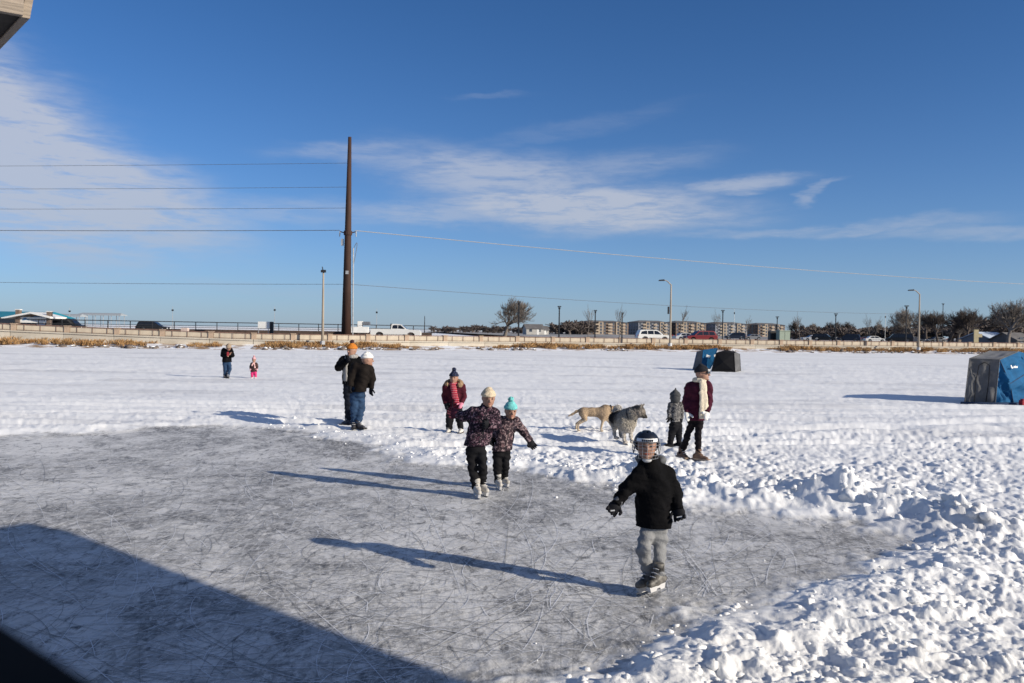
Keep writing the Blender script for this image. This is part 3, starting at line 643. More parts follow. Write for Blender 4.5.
def dumpster():
    p = at_y(185, 328, 104); p.z = ROADZ
    u = empty('salt_bin', p, 0, 'pale low bin beside the far railing right of the black SUV', 'bin')
    m = MB(); m.prism([(-.36, 0), (.36, 0), (.42, .9), (-.42, .9)], 'y', -.3, .3); m.build('tub', mat('pale_plastic', (.62, .5, .44), .7), u)
    m = MB(); m.prism([(-.45, .9), (.45, .9), (.34, 1.03), (-.34, 1.03)], 'y', -.33, .33); m.build('lid', mat('pale_plastic', (.62, .5, .44)), u)
dumpster()
# ================================================================== vehicles
GLASS = mat('dark_car_glass', (.012, .014, .018), .12, .1, spec=.6)
TYRE = mat('tyre_rubber', (.02, .02, .021), .9, .2)
RIM = mat('wheel_rim', (.35, .36, .37), .35, .1, metal=.6)
LAMPR = mat('red_tail_lamp', (.45, .02, .02), .3, .1); LAMPW = mat('clear_head_lamp', (.75, .75, .72), .2, .05)
def vehicle(px, Y, kind, paint, label, nm, cat, heading=0.0, z=ROADZ, group='vehicles on and beyond the causeway'):
    """heading 0: nose to the right of the picture"""
    p = at_y(px, 335, Y); p.z = z
    u = empty(nm, p, heading, label, cat, group)
    if kind == 'pickup':
        L, W, H = 6.2, 1.0, 1.95
        body = [(-3.1, .45), (-2.45, .42), (-2.4, .75), (-2.1, .95), (-1.8, .95), (-1.5, .75), (-1.45, .42), (1.45, .42), (1.5, .75), (1.8, .95), (2.1, .95), (2.4, .75), (2.45, .42), (3.1, .5), (3.12, 1.0), (2.95, 1.18), (1.45, 1.28), (-.55, 1.3), (-3.05, 1.3)]
        cab = [(-.55, 1.28), (1.5, 1.26), (.75, 1.86), (.3, 1.95), (-.38, 1.95), (-.5, 1.85)]
        wins = [[(-.38, 1.36), (.28, 1.36), (.28, 1.82), (-.34, 1.82)], [(.36, 1.36), (1.2, 1.34), (.68, 1.80), (.36, 1.82)]]
        wx = (-1.95, 1.95); wr = .40
    elif kind == 'suv':
        L, W, H = 4.9, .95, 1.78
        body = [(-2.4, .42), (-1.85, .40), (-1.8, .68), (-1.55, .85), (-1.25, .85), (-1.0, .68), (-.95, .38), (1.0, .38), (1.05, .68), (1.3, .85), (1.6, .85), (1.85, .68), (1.9, .42), (2.4, .48), (2.42, .85), (2.25, 1.0), (1.2, 1.08), (-2.3, 1.1), (-2.42, .8)]
        cab = [(-2.32, 1.08), (1.3, 1.06), (.55, 1.68), (.2, 1.77), (-1.7, 1.78), (-2.05, 1.70)]
        wins = [[(-2.05, 1.16), (-1.1, 1.15), (-1.1, 1.64), (-1.85, 1.62)], [(-1.0, 1.15), (-.15, 1.14), (-.15, 1.66), (-1.0, 1.65)], [(-.05, 1.14), (1.0, 1.12), (.45, 1.60), (-.05, 1.66)]]
        wx = (-1.4, 1.45); wr = .36
    elif kind == 'van':
        L, W, H = 5.3, 1.0, 2.05
        body = [(-2.6, .42), (-2.0, .40), (-1.95, .7), (-1.7, .85), (-1.4, .85), (-1.15, .7), (-1.1, .38), (1.2, .38), (1.25, .7), (1.5, .85), (1.8, .85), (2.05, .7), (2.1, .42), (2.6, .5), (2.62, .9), (2.4, 1.08), (1.7, 1.16), (-2.6, 1.18)]
        cab = [(-2.6, 1.16), (1.85, 1.14), (1.05, 1.95), (.7, 2.05), (-2.35, 2.05), (-2.55, 1.9)]
        wins = [[(-2.35, 1.25), (-1.2, 1.25), (-1.2, 1.88), (-2.3, 1.88)], [(-1.1, 1.25), (.1, 1.24), (.1, 1.88), (-1.1, 1.88)], [(.2, 1.24), (1.5, 1.22), (.95, 1.85), (.2, 1.88)]]
        wx = (-1.55, 1.65); wr = .36
    else:
        L, W, H = 4.6, .88, 1.45
        body = [(-2.3, .4), (-1.75, .36), (-1.7, .62), (-1.5, .76), (-1.2, .76), (-1.0, .62), (-.95, .32), (.9, .32), (.95, .62), (1.2, .76), (1.45, .76), (1.65, .62), (1.7, .36), (2.25, .42), (2.3, .7), (2.0, .86), (1.0, .95), (-1.6, .97), (-2.28, .9)]
        cab = [(-1.75, .95), (1.15, .93), (.35, 1.40), (-.1, 1.45), (-.8, 1.44), (-1.2, 1.36)]
        wins = [[(-1.35, 1.0), (-.35, 1.0), (-.35, 1.36), (-1.0, 1.34)], [(-.27, 1.0), (.85, .99), (.27, 1.35), (-.27, 1.37)]]
        wx = (-1.35, 1.35); wr = .32
    MB().prism(body, 'y', -W, W).build('body', paint, u)
    zc = sum(q[1] for q in cab) / len(cab); m = MB(); n = len(cab)
    vs = []
    for sy in (-1, 1):
        for (x, zz) in cab: vs.append((x, sy * (W - .03 if zz < 1.35 * H / 1.78 else W - .16), zz))
    m.add(vs, [tuple(range(n - 1, -1, -1)), tuple(range(n, 2 * n))] + [(i, (i + 1) % n, n + (i + 1) % n, n + i) for i in range(n)]); m.build('cabin', paint, u)
    zmid = cab[0][1]
    for w in wins:
        for sy in (-1, 1):
            f = lambda zz: W - .03 - .13 * min(1, max(0, (zz - zmid) / (H - zmid) * 1.15))
            MB().add([(x, sy * (f(zz) + .012), zz) for x, zz in w] + [(x, sy * (f(zz) - .03), zz) for x, zz in w], [(0, 1, 2, 3), (7, 6, 5, 4), (0, 4, 5, 1), (1, 5, 6, 2), (2, 6, 7, 3), (3, 7, 4, 0)]).build('window', GLASS, u)
    fr = cab[1], cab[2]; MB().add([(fr[0][0] - .06, -W + .15, fr[0][1] + .08), (fr[0][0] - .06, W - .15, fr[0][1] + .08), (fr[1][0] + .06, W - .25, fr[1][1] - .03), (fr[1][0] + .06, -W + .25, fr[1][1] - .03)], [(0, 1, 2, 3)]).build('windscreen', GLASS, u)
    for x in wx:
        for sy in (-1, 1):
            pts = [(x, sy * (W - .22), wr), (x, sy * (W + .015), wr)]
            o = MB().tube(pts, wr, 14).build('wheel', TYRE, u); MB().tube([(x, sy * (W + .0), wr), (x, sy * (W + .03), wr)], wr * .6, 10).build('rim', RIM, o)
    for sy in (-1, 1):
        zf = body[-4][1] - .16 if kind != 'pickup' else 1.0
        xf = max(q[0] for q in body); xr = min(q[0] for q in body)
        MB().box((xf - .1, sy * (W - .22) - .16, .66), (xf + .02, sy * (W - .22) + .16, .84)).build('headlight', LAMPW, u)
        MB().box((xr - .02, sy * (W - .14) - .10, .75), (xr + .08, sy * (W - .14) + .10, 1.05)).build('tail_light', LAMPR, u)
    MB().box((wx[0] + .5, -W - .012, .62), (wx[1] - .5, -W + .01, .66)).build('side_trim', GLASS, u)
    if kind == 'pickup':
        MB().box((-2.95, -W + .1, 1.05), (-.65, W - .1, 1.31)).build('bed_liner', GLASS, u)
        MB().box((-.62, -W + .05, 1.3), (-.52, W - .05, 1.98)).build('headache_rack', DARKM, u)
    return u
PW = mat('white_car_paint', (.75, .75, .73), .3, .04); PK = mat('black_car_paint', (.012, .013, .016), .25, .1); PR = mat('dark_red_car_paint', (.16, .015, .02), .3, .1)
PG = mat('grey_car_paint', (.16, .17, .19), .3, .1); PS = mat('silver_car_paint', (.48, .49, .5), .3, .06, metal=.3); PB2 = mat('navy_car_paint', (.02, .028, .05), .3, .1)
vehicle(396, 104, 'pickup', PW, 'white pickup truck driving right on the causeway', 'pickup_truck', 'pickup', .03)
vehicle(653, 118, 'suv', PW, 'white SUV driving behind the middle street lamp', 'car', 'car', .12)
vehicle(700, 124, 'suv', PR, 'dark red SUV right of the middle street lamp', 'car', 'car', PI + .2)
vehicle(686, 150, 'sedan', PS, 'silver car just behind the red SUV', 'car', 'car', .2)
vehicle(153, 132, 'suv', PK, 'black SUV on the left part of the causeway', 'car', 'car', .08, ROADZ + .12)
vehicle(66, 126, 'van', PK, 'black van beside the teal-roofed marina building', 'van', 'van', .05, ROADZ + .1)
def box_truck():
    p = at_y(361, 331, 112); p.z = ROADZ
    u = empty('utility_trailer', p, .1, 'small white box trailer right of the tall brown pole', 'trailer')
    MB().box((-1.9, -.9, .75), (1.0, .9, 1.55)).build('deck_box', WHITE, u); MB().box((-.4, -.85, 1.55), (.2, .85, 2.3)).build('cargo_box', WHITE, u); MB().box((.35, -.8, 1.75), (1.2, .8, 2.25)).build('machine', PG, u)
    MB().tube([(1.0, 0, .7), (2.2, 0, .6)], .06, 5).build('drawbar', DARKM, u)
    for x in (-.8, 0.1):
        for sy in (-1, 1): MB().tube([(x, sy * .72, .35), (x, sy * .93, .35)], .34, 12).build('wheel', TYRE, u)
box_truck()
for px, Y, k, pt, lab in ((735, 190, 'suv', PB2, 'dark parked SUV before the third apartment block'), (752, 200, 'sedan', PG, 'grey parked car left of the green utility cabinet'),
                          (812, 185, 'sedan', PS, 'silver parked car right of the green utility cabinet'), (824, 176, 'suv', PK, 'black parked SUV left of the lamp post at right'), (849, 180, 'suv', PB2, 'navy parked SUV right of the lamp post at right'),
                          (866, 210, 'sedan', PG, 'grey parked car behind the white parked car'), (875, 186, 'sedan', PW, 'white parked car left of the tan building'), (899, 172, 'van', PK, 'black parked van in front of the tan building'), (914, 186, 'sedan', PB2, 'dark parked car beside the right street lamp'), (936, 200, 'sedan', PG, 'grey parked car under the dark tree clump')):
    vehicle(px, Y, k, pt, lab, 'car', 'car', random.uniform(-.5, .5) + (PI if random.random() < .5 else 0), ROADZ, 'cars parked beyond the causeway')
def cabinet():
    p = at_y(783, 338, 150); p.z = ROADZ
    u = empty('utility_cabinet', p, .15, 'pale green utility cabinet standing behind the sea wall', 'cabinet')
    g = mat('pale_green_paint', (.27, .33, .27), .6, .1)
    MB().box((-1.0, -.7, 0), (1.0, .7, 2.05)).build('housing', g, u); m = MB(); m.prism([(-1.08, 2.05), (1.08, 2.05), (1.0, 2.18), (-1.0, 2.18)], 'y', -.78, .78); m.build('lid', g, u)
    MB().box((-.02, -.72, .15), (.02, -.69, 1.95)).build('door_joint', DARKM, u)
    v = empty('equipment_box', at_y(773.5, 338, 152) * 1.0, .1, 'dark equipment box left of the green cabinet', 'box'); v.location.z = ROADZ
    MB().box((-.85, -.6, 0), (.75, .6, 2.0)).build('housing', DARKM, v); MB().box((-.9, -.65, 2.0), (.8, .65, 2.1)).build('lid', PG, v)
cabinet()
# ================================================================== buildings
TAN = mat('tan_siding', (.29, .24, .19), .85, .12, .3); GREYS = mat('grey_blue_siding', (.21, .22, .25), .85, .12, .3); BROWNB = mat('brown_brick', (.17, .125, .10), .85, .2, .6)
ROOFM = mat('dark_shingles', (.13, .125, .125), .9, .2, .5); PALE = mat('pale_siding', (.40, .39, .37), .8, .08, .3); BWIN = mat('window_glass', (.05, .06, .08), .15, .2, .2, spec=.6)
TRIM = mat('white_trim', (.68, .68, .66), .6, .05); TEAL = mat('teal_metal_roof', (.02, .20, .27), .5, .1, 2); BRICKM = mat('grey_brown_brick', (.17, .125, .10), .9, .3, 3)
def apartment(px0, px1, Y, pyt, rz, storeys, wallm, lab):
    a = at_y(px0, 333, Y); b = at_y(px1, 333, Y); w = (b.x - a.x); c = (a + b) / 2; c.z = ROADZ; H = at_y((px0 + px1) / 2, pyt, Y).z - ROADZ
    u = empty('apartment_block', c, rz, lab, 'building', 'apartment blocks across the water'); k = 1 / (math.cos(rz) + .35 * math.sin(abs(rz))); W = w * k / 2; D = W * .55
    he = H * .86; fl = he / storeys
    MB().box((-W, -D, 0), (W, D, he)).build('wall', wallm, u)
    MB().add([(-W - .8, -D - .8, he), (W + .8, -D - .8, he), (W + .8, D + .8, he), (-W - .8, D + .8, he), (-W * .6, 0, H), (W * .6, 0, H)], [(0, 1, 5, 4), (1, 2, 5), (2, 3, 4, 5), (3, 0, 4), (3, 2, 1, 0)]).build('roof', ROOFM, u)
    nb = 3
    wm = MB().box((-.8, -.1, -.75), (.8, .06, .75)).mesh('window'); bay = W * 2 / 9
    bal = MB().box((-bay * .5, -1.5, -.12), (bay * .5, 0, .05)).box((-bay * .5, -1.5, .05), (bay * .5, -1.42, 1.0)).mesh('balcony')
    for i in range(9):
        x = -W + bay * (i + .5)
        if i in (2, 6): MB().box((x - bay * .55, -D - .7, 0), (x + bay * .55, -D + .1, he + .4)).build('bay_front', TAN if wallm is not TAN else PALE, u)
        for s in range(storeys):
            z = fl * (s + .55)
            o = mobj('window', wm, BWIN, u); o.location = (x, -D - (.7 if i in (2, 6) else 0), z)
            if i in (1, 4, 7) : o = mobj('balcony', bal, TRIM if i == 4 else TAN, u); o.location = (x, -D, fl * s + .2)
    for i in range(4):
        for s in range(storeys):
            for sx in (-1, 1):
                o = mobj('window', wm, BWIN, u); o.location = (sx * W, -D + D * 2 * (i + .5) / 4, fl * (s + .55)); o.rotation_euler = (0, 0, sx * PI / 2)
apartment(577, 626, 560, 320.5, .5, 4, BROWNB, 'leftmost brown apartment block beside the far wood')
apartment(629, 668, 590, 320.5, .42, 4, GREYS, 'second apartment block, grey, behind the white SUV')
apartment(664, 704, 600, 321.0, .5, 4, BROWNB, 'third apartment block, just right of the middle street lamp')
apartment(703, 745, 620, 322.0, .45, 4, GREYS, 'fourth apartment block, behind the thin mast')
apartment(745, 783, 640, 323.0, .5, 4, BROWNB, 'rightmost apartment block, behind the green cabinet')
def house(px, Y, w, d, h, rh, rz, wallm, roofm, lab, wins=2, nm='house'):
    p = at_y(px, 335, Y); p.z = ROADZ
    u = empty(nm, p, rz, lab, 'house', 'houses beyond the causeway')
    MB().box((-w / 2, -d / 2, 0), (w / 2, d / 2, h)).build('wall', wallm, u)
    for sy in (-1, 1):
        MB().add([(-w / 2 - .4, sy * (d / 2 + .4), h - .15), (w / 2 + .4, sy * (d / 2 + .4), h - .15), (w / 2 + .4, 0, h + rh), (-w / 2 - .4, 0, h + rh), (-w / 2 - .4, sy * (d / 2 + .4), h - .32), (w / 2 + .4, sy * (d / 2 + .4), h - .32), (w / 2 + .4, 0, h + rh - .17), (-w / 2 - .4, 0, h + rh - .17)],
                 [(0, 1, 2, 3), (7, 6, 5, 4), (0, 4, 5, 1), (1, 5, 6, 2), (3, 7, 4, 0)]).build('roof_slope', roofm, u)
    for sx in (-1, 1): MB().add([(sx * w / 2, -d / 2, h), (sx * w / 2, d / 2, h), (sx * w / 2, 0, h + rh - .2)], [(0, 1, 2)]).build('gable', wallm, u)
    for i in range(wins):
        x = -w / 2 + w * (i + .5) / wins
        o = MB().box((x - .55, -d / 2 - .05, h * .4), (x + .55, -d / 2 + .04, h * .4 + 1.2)).build('window', BWIN, u)
        MB().box((x - .65, -d / 2 - .08, h * .4 - .12), (x + .65, -d / 2 - .02, h * .4)).build('sill', TRIM, o)
    MB().box((w * .1, -d / 2 - .06, 0), (w * .1 + .95, -d / 2 + .04, 2.05)).build('door', TRIM, u)
house(533, 330, 7, 7, 2.6, 1.6, .2, PALE, ROOFM, 'pale small house right of the lone bare tree')
house(541, 345, 5, 5, 2.2, 1.4, .3, PALE, ROOFM, 'tiny pale house next to the pale small house')
house(901.5, 330, 5.0, 6, 4.6, .8, -.35, mat('warm_tan_wall', (.55, .42, .26), .8, .1, .3), ROOFM, 'tall narrow tan building left of the right street lamp')  # wall in a yellower tan than the apartment siding
house(986, 190, 7.5, 7, 1.3, 1.5, .5, GREYS, mat('blue_snowy_roof', (.45, .52, .62), .7, .1, .5), 'low house with pale snowy roof under the right trees')
house(1012, 180, 6, 6, 1.2, 1.5, .45, ROOFM, ROOFM, 'low dark-roofed house at the right edge behind the blue shelter')
def sign_post():
    p = at_y(976, 338, 150); p.z = ROADZ
    u = empty('park_sign', p, 0, 'tall narrow beige signboard standing under the right trees', 'sign')
    MB().box((-.42, -.12, .2), (.42, .12, 2.9)).build('panel', mat('beige_board', (.42, .36, .22), .8), u); MB().box((-.5, -.16, 2.9), (.5, .16, 3.02)).build('cap', DARKM, u); MB().box((-.3, -.1, 0), (.3, .1, .2)).build('foot', DARKM, u)
    MB().box((.42, -.08, 1.5), (1.1, .08, 2.1)).build('side_board', mat('beige_board', (.42, .36, .22)), u)
sign_post()
def marina():
    Y = 122; k = Y / FPX
    c = at_y(0, 325, Y); c.z = ROADZ
    u = empty('marina_building', c, 0, 'marina building with teal roof and white gabled entrance canopy', 'building')
    X = lambda px: (px - 0) * k
    Z = lambda px, py: at_y(px, py, Y).z - ROADZ
    MB().box((X(-90), 4, 0), (X(16), 12, Z(0, 316))).build('wall', mat('navy_wall', (.03, .05, .11), .8, .1), u)
    zt = Z(0, 310.5); ze = Z(0, 317); MB().add([(X(-95), 3, ze), (X(30), 3, ze), (X(30), 13, ze), (X(-95), 13, ze), (X(-90), 8, zt), (X(25), 8, zt)], [(0, 1, 5, 4), (1, 2, 5), (2, 3, 4, 5), (3, 0, 4), (3, 2, 1, 0)]).build('teal_roof', TEAL, u)
    MB().box((X(-60), 3.93, Z(0, 323)), (X(2), 4.05, Z(0, 318.5))).build('window', BWIN, u)
    for px, pt in ((18.5, 310), (49.5, 312)):
        o = MB().box((X(px) - .30, -.3, 0), (X(px) + .30, .3, Z(px, pt))).build('brick_pillar', BRICKM, u)
        MB().box((X(px) - .36, -.36, Z(px, pt)), (X(px) + .36, .36, Z(px, pt) + .12)).build('pillar_cap', TRIM, o)
    a, b, d = (X(5), Z(5, 317.5)), (X(34), Z(34, 312)), (X(54), Z(54, 317))
    for (p, q) in ((a, b), (b, d)):
        MB().add([(p[0], y, p[1] - o) for y in (-1, 3.5) for o in (0, .24)] + [(q[0], y, q[1] - o) for y in (-1, 3.5) for o in (0, .24)], [(0, 4, 5, 1), (2, 3, 7, 6), (0, 2, 6, 4), (1, 5, 7, 3), (0, 1, 3, 2), (4, 6, 7, 5)]).build('canopy_slope', WHITE, u)
    MB().add([(X(19.5), .1, Z(30, 316.6)), (X(49), .1, Z(50, 316.6)), (X(34), .1, Z(34, 313.0))], [(0, 1, 2)]).build('gable_infill', BRICKM, u)
    s = MB().box((X(20.6), -.12, Z(30, 323)), (X(48), .12, Z(30, 317.2))).build('sign_panel', WHITE, u)
    bl = mat('sign_blue', (.05, .22, .50), .6, .1); gr = mat('sign_grey', (.22, .25, .32), .6, .1)
    zc = Z(30, 319.8)
    MB().add([(X(22.5), -.14, zc - .12), (X(24), -.14, zc + .25), (X(26), -.14, zc + .32), (X(30), -.14, zc - .12), (X(27), -.14, zc - .02)], [(0, 1, 2, 4), (2, 3, 4)]).build('logo_wave', bl, s)
    x = 32.0
    for i, hh in enumerate((.30, .22, .24, .22, .30, .22, .26, .22, .22)):
        MB().box((X(x), -.145, zc - .16), (X(x + 1.0), -.125, zc - .16 + hh)).build('letter_mark', gr, s); x += 1.55
marina()
def dock_shelter(px0, px1, py, Y, lab, n):
    a = at_y(px0, py, Y); b = at_y(px1, py, Y); h = a.z - ROADZ; u = empty('dock_shelter', (a.x, Y, ROADZ), 0, lab, 'shelter', 'dock roofs behind the marina'); L = b.x - a.x
    MB().add([(0, -2, h), (L, -2, h), (L, 2, h), (0, 2, h), (0, -2, h - .22), (L, -2, h - .22), (L, 2, h - .22), (0, 2, h - .22), (L * .06, 0, h + .5), (L * .94, 0, h + .5)], [(0, 1, 9, 8), (1, 2, 9), (2, 3, 8, 9), (3, 0, 8), (4, 7, 6, 5), (0, 4, 5, 1), (1, 5, 6, 2), (2, 6, 7, 3), (3, 7, 4, 0)]).build('roof', mat('grey_dock_roof', (.33, .36, .38), .6, .1), u)
    pm = MB().box((-.07, -.07, 0), (.07, .07, h - .2)).mesh('post')
    for i in range(n):
        for y in (-1.6, 1.6): o = mobj('post', pm, GALV, u); o.location = (L * (.05 + .9 * i / (n - 1)), y, 0)
dock_shelter(80, 124, 314.3, 240, 'long grey dock roof on white posts right of the marina', 6)
dock_shelter(54, 84, 315.5, 225, 'short grey dock roof on white posts next to the brick pillar', 4)
# ================================================================== trees
def branches(seed, H=1.0, levels=5, spread=.55, trunk=.30, upright=.0, nsub=(5, 4, 4, 3, 3), ratio=.68, r0=.024, twig=.003):
    """bare tree of unit height: list of tapered segments"""
    rng = random.Random(seed); segs = []
    def grow(p, d, L, r, lv):
        n = 3 if lv < 2 else 2; q = p; dd = d.copy()
        pts = [p]
        for i in range(n):
            dd = (dd + Vector((rng.gauss(0, .13), rng.gauss(0, .13), rng.gauss(0, .08) + upright * .12 + .03 * lv))).normalized(); q2 = q + dd * L / n
            ra = r * (1 - .45 * i / n); rb = r * (1 - .45 * (i + 1) / n); segs.append((q, q2, ra, rb)); q = q2; pts.append(q)
        if lv >= levels: return
        k = nsub[lv]
        for j in range(k):
            t = 1.0 if j == 0 else rng.uniform(.35 if lv else .75, 1.0)
            b = pts[min(n - 1, int(t * n))].lerp(pts[min(n, int(t * n) + 1)], (t * n) % 1) if t < 1 else q
            ax = Vector((rng.gauss(0, 1), rng.gauss(0, 1), rng.gauss(0, .4))); ax = (ax - ax.dot(dd) * dd).normalized()
            ang = spread * rng.uniform(.5, 1.35) * (1 if j else .5)
            nd = (dd * math.cos(ang) + ax * math.sin(ang)).normalized()
            grow(b, nd, L * ratio * rng.uniform(.75, 1.15) * (1.0 if lv else 1.0), max(twig, r * (.62 if j == 0 else .48)), lv + 1)
    grow(Vector((0, 0, 0)), Vector((0, 0, 1)), trunk, r0, 0)
    top = max(s[1].z for s in segs); return [(a * (H / top), b * (H / top), ra * H / top, rb * H / top) for a, b, ra, rb in segs]
def seg_mesh(name, segs, n=3):
    A = np.array([s[0][:] for s in segs]); B = np.array([s[1][:] for s in segs]); ra = np.array([s[2] for s in segs]); rb = np.array([s[3] for s in segs])
    d = B - A; d /= np.linalg.norm(d, axis=1)[:, None] + 1e-9
    up = np.where(np.abs(d[:, 2:3]) < .9, np.array([[0, 0, 1.]]), np.array([[1., 0, 0]])); u = np.cross(d, up); u /= np.linalg.norm(u, axis=1)[:, None]; w = np.cross(u, d)
    V = []; 
    for P, r in ((A, ra), (B, rb)):
        for k in range(n):
            c, s = math.cos(2 * PI * k / n), math.sin(2 * PI * k / n); V.append(P + (u * c + w * s) * r[:, None])
    m = len(segs); V = np.stack(V, 1).reshape(-1, 3); base = np.arange(m) * 2 * n
    F = np.concatenate([np.stack([base + k, base + (k + 1) % n, base + n + (k + 1) % n, base + n + k], 1) for k in range(n)]); return npmesh(name, V, F)
BARK = mat('bare_bark', (.115, .088, .072), .9, .3, 2); BARKG = mat('grey_bark', (.19, .165, .145), .9, .25, 2); BARKD = mat('dark_bark', (.085, .068, .060), .9, .3, 2); BARKW = mat('far_bark', (.10, .082, .076), .9, .3, .3)
def tree_meshes(seed, **kw):
    s = branches(seed, **kw); r = sorted((x[2] for x in s), reverse=True); cut = max(x[2] for x in s) * .42
    return seg_mesh('trunk', [x for x in s if x[2] >= cut], 7), seg_mesh('crown', [x for x in s if x[2] < cut], 3)
def tree(px, pyt, Y, meshes, matr, lab, rz=0.0, wide=1.0, nm='bare_tree', group='bare trees beyond the causeway'):
    b = at_y(px, 335, Y); b.z = ROADZ; h = at_y(px, pyt, Y).z - ROADZ
    u = empty(nm, b, rz, lab, 'tree', group); u.scale = (h * wide, h * wide, h)
    for me, n in zip(meshes, ('trunk', 'crown')): mobj(n, me, matr, u)
ROUND = tree_meshes(12, levels=6, spread=.66, trunk=.20, nsub=(7, 5, 4, 3, 3, 2), ratio=.72, r0=.026, twig=.0017)
SPREADT = tree_meshes(23, levels=5, spread=.6, trunk=.22, nsub=(7, 5, 5, 4, 4), ratio=.70, r0=.022, twig=.0017)
TALL = tree_meshes(5, levels=5, spread=.5, trunk=.26, nsub=(7, 6, 5, 4, 3), ratio=.68, r0=.022, twig=.0017)
SAPL = tree_meshes(31, levels=4, spread=.42, trunk=.34, upright=.6, nsub=(7, 4, 3, 2), ratio=.55, r0=.010, twig=.0012)
tree(504.5, 295.5, 150, ROUND, BARKG, 'lone round-crowned bare tree standing behind the sea wall', 3.0, 1.12)
for px, pt, Y, lab in ((588, 303, 150, 'thin bare sapling left of the first apartment block'), (619.5, 303, 150, 'thin bare sapling touching the lamp post left of the white SUV'), (679.5, 304, 150, 'thin bare sapling just right of the middle street lamp'),
                       (717.5, 308, 160, 'thin bare sapling left of the lamp post by the red SUV'), (745.5, 314, 170, 'small faint sapling between the fourth and last apartment blocks'), (800, 311, 180, 'thin bare sapling right of the green cabinet'), (869, 313, 200, 'faint pale sapling between parked cars at right'), (875, 315, 210, 'shorter faint sapling by the white parked car')):
    tree(px, pt, Y, SAPL, BARKG, lab, px * 1.7, .9, 'bare_sapling', 'young bare trees by the road')
rt = [(914, 306, 200, 0, 'brown bare tree left of the right street lamp'), (927, 309, 210, 1, 'bare tree just right of the right street lamp'), (938, 308.5, 190, 2, 'dense dark bare tree under the small lamp head'), (949, 311, 220, 1, 'lower bare tree right of the dense dark one'),
      (958, 315, 230, 0, 'low bare tree in the dip between taller trees'), (970, 305, 190, 2, 'tall bare tree above the beige signboard'), (983, 309, 215, 1, 'bare tree behind the snowy-roofed house'), (996, 306, 220, 2, 'bare tree left of the tallest tree at the right edge'), (1008, 295.5, 170, 0, 'tallest bare tree near the right edge'), (1022, 301, 190, 1, 'bare tree cut by the right edge of the picture'), (1042, 300, 200, 2, 'bare tree just past the right edge behind the blue shelter'),
      (800, 320, 300, 1, 'low bare tree right of the green cabinet'), (818, 322, 330, 0, 'low bare tree behind the parked black SUV'), (829, 320, 330, 2, 'low bare tree left of the lamp post over the parked cars'), (852, 321, 340, 1, 'low bare tree behind the navy parked SUV'), (884, 322, 300, 0, 'low bare tree left of the tan building'), (893, 324, 310, 2, 'dark low bare tree touching the tan building')]
for i, (px, pt, Y, k, lab) in enumerate(rt):
    tree(px, pt, Y, (ROUND, SPREADT, TALL)[k], BARKD if i % 3 else BARK, lab, i * 2.1, 1.15 if k != 0 else 1.0)
def wood(name, lab, spans, Y0, Y1, n, seed, matr):
    """far wood that reads as one mass"""
    rng = np.random.default_rng(seed); V = []; F = []; k0 = 0
    base = []
    for me in (SPREADT[0], SPREADT[1]):
        co = np.empty(len(me.vertices) * 3, np.float32); me.vertices.foreach_get('co', co); f = np.empty(len(me.loops), np.int32); me.loops.foreach_get('vertex_index', f)
        base.append((co.reshape(-1, 3), me))
    # coarse version: every third twig of the crown, thicker
    sg = branches(77, levels=3, spread=.8, trunk=.05, nsub=(8, 5, 4), ratio=.9, r0=.02, twig=.008); bm = seg_mesh('w', sg, 3)
    co = np.empty(len(bm.vertices) * 3, np.float32); bm.vertices.foreach_get('co', co); co = co.reshape(-1, 3); li = np.empty(len(bm.loops), np.int32); bm.loops.foreach_get('vertex_index', li); li = li.reshape(-1, 4); bpy.data.meshes.remove(bm)
    for i in range(n):
        a, b, t0, t1 = spans[rng.integers(0, len(spans))]; u = rng.random(); px = a + (b - a) * u; py = t0 + (t1 - t0) * u + abs(rng.normal()) * 2.0 + (4.5 if i % 2 else 0); Y = rng.uniform(Y0, Y1)
        p = at_y(px, 333, Y); h = at_y(px, py, Y).z - ROADZ; r = rng.uniform(0, 6.28); c, s = math.cos(r), math.sin(r); w = h * rng.uniform(1.5, 2.6)
        V.append(np.stack([(co[:, 0] * c - co[:, 1] * s) * w + p.x, (co[:, 0] * s + co[:, 1] * c) * w + Y, co[:, 2] * h + ROADZ], 1)); F.append(li + k0); k0 += len(co)
    tag(mobj(name, npmesh(name, np.vstack(V), np.vstack(F)), matr), lab, 'wood', kind='stuff')
wood('far_wood', 'dark bare wood along the horizon left of the apartment blocks', [(428, 470, 325.5, 325), (464, 500, 323.5, 325), (480, 530, 325.5, 325), (520, 580, 326, 320), (566, 590, 319.5, 320)], 420, 620, 170, 1, BARKW)
wood('far_wood', 'dark bare wood along the horizon behind the parked cars at right', [(780, 850, 325, 325), (840, 900, 326, 326), (905, 1060, 322, 318), (950, 1060, 318, 314)], 260, 420, 180, 2, BARKW)
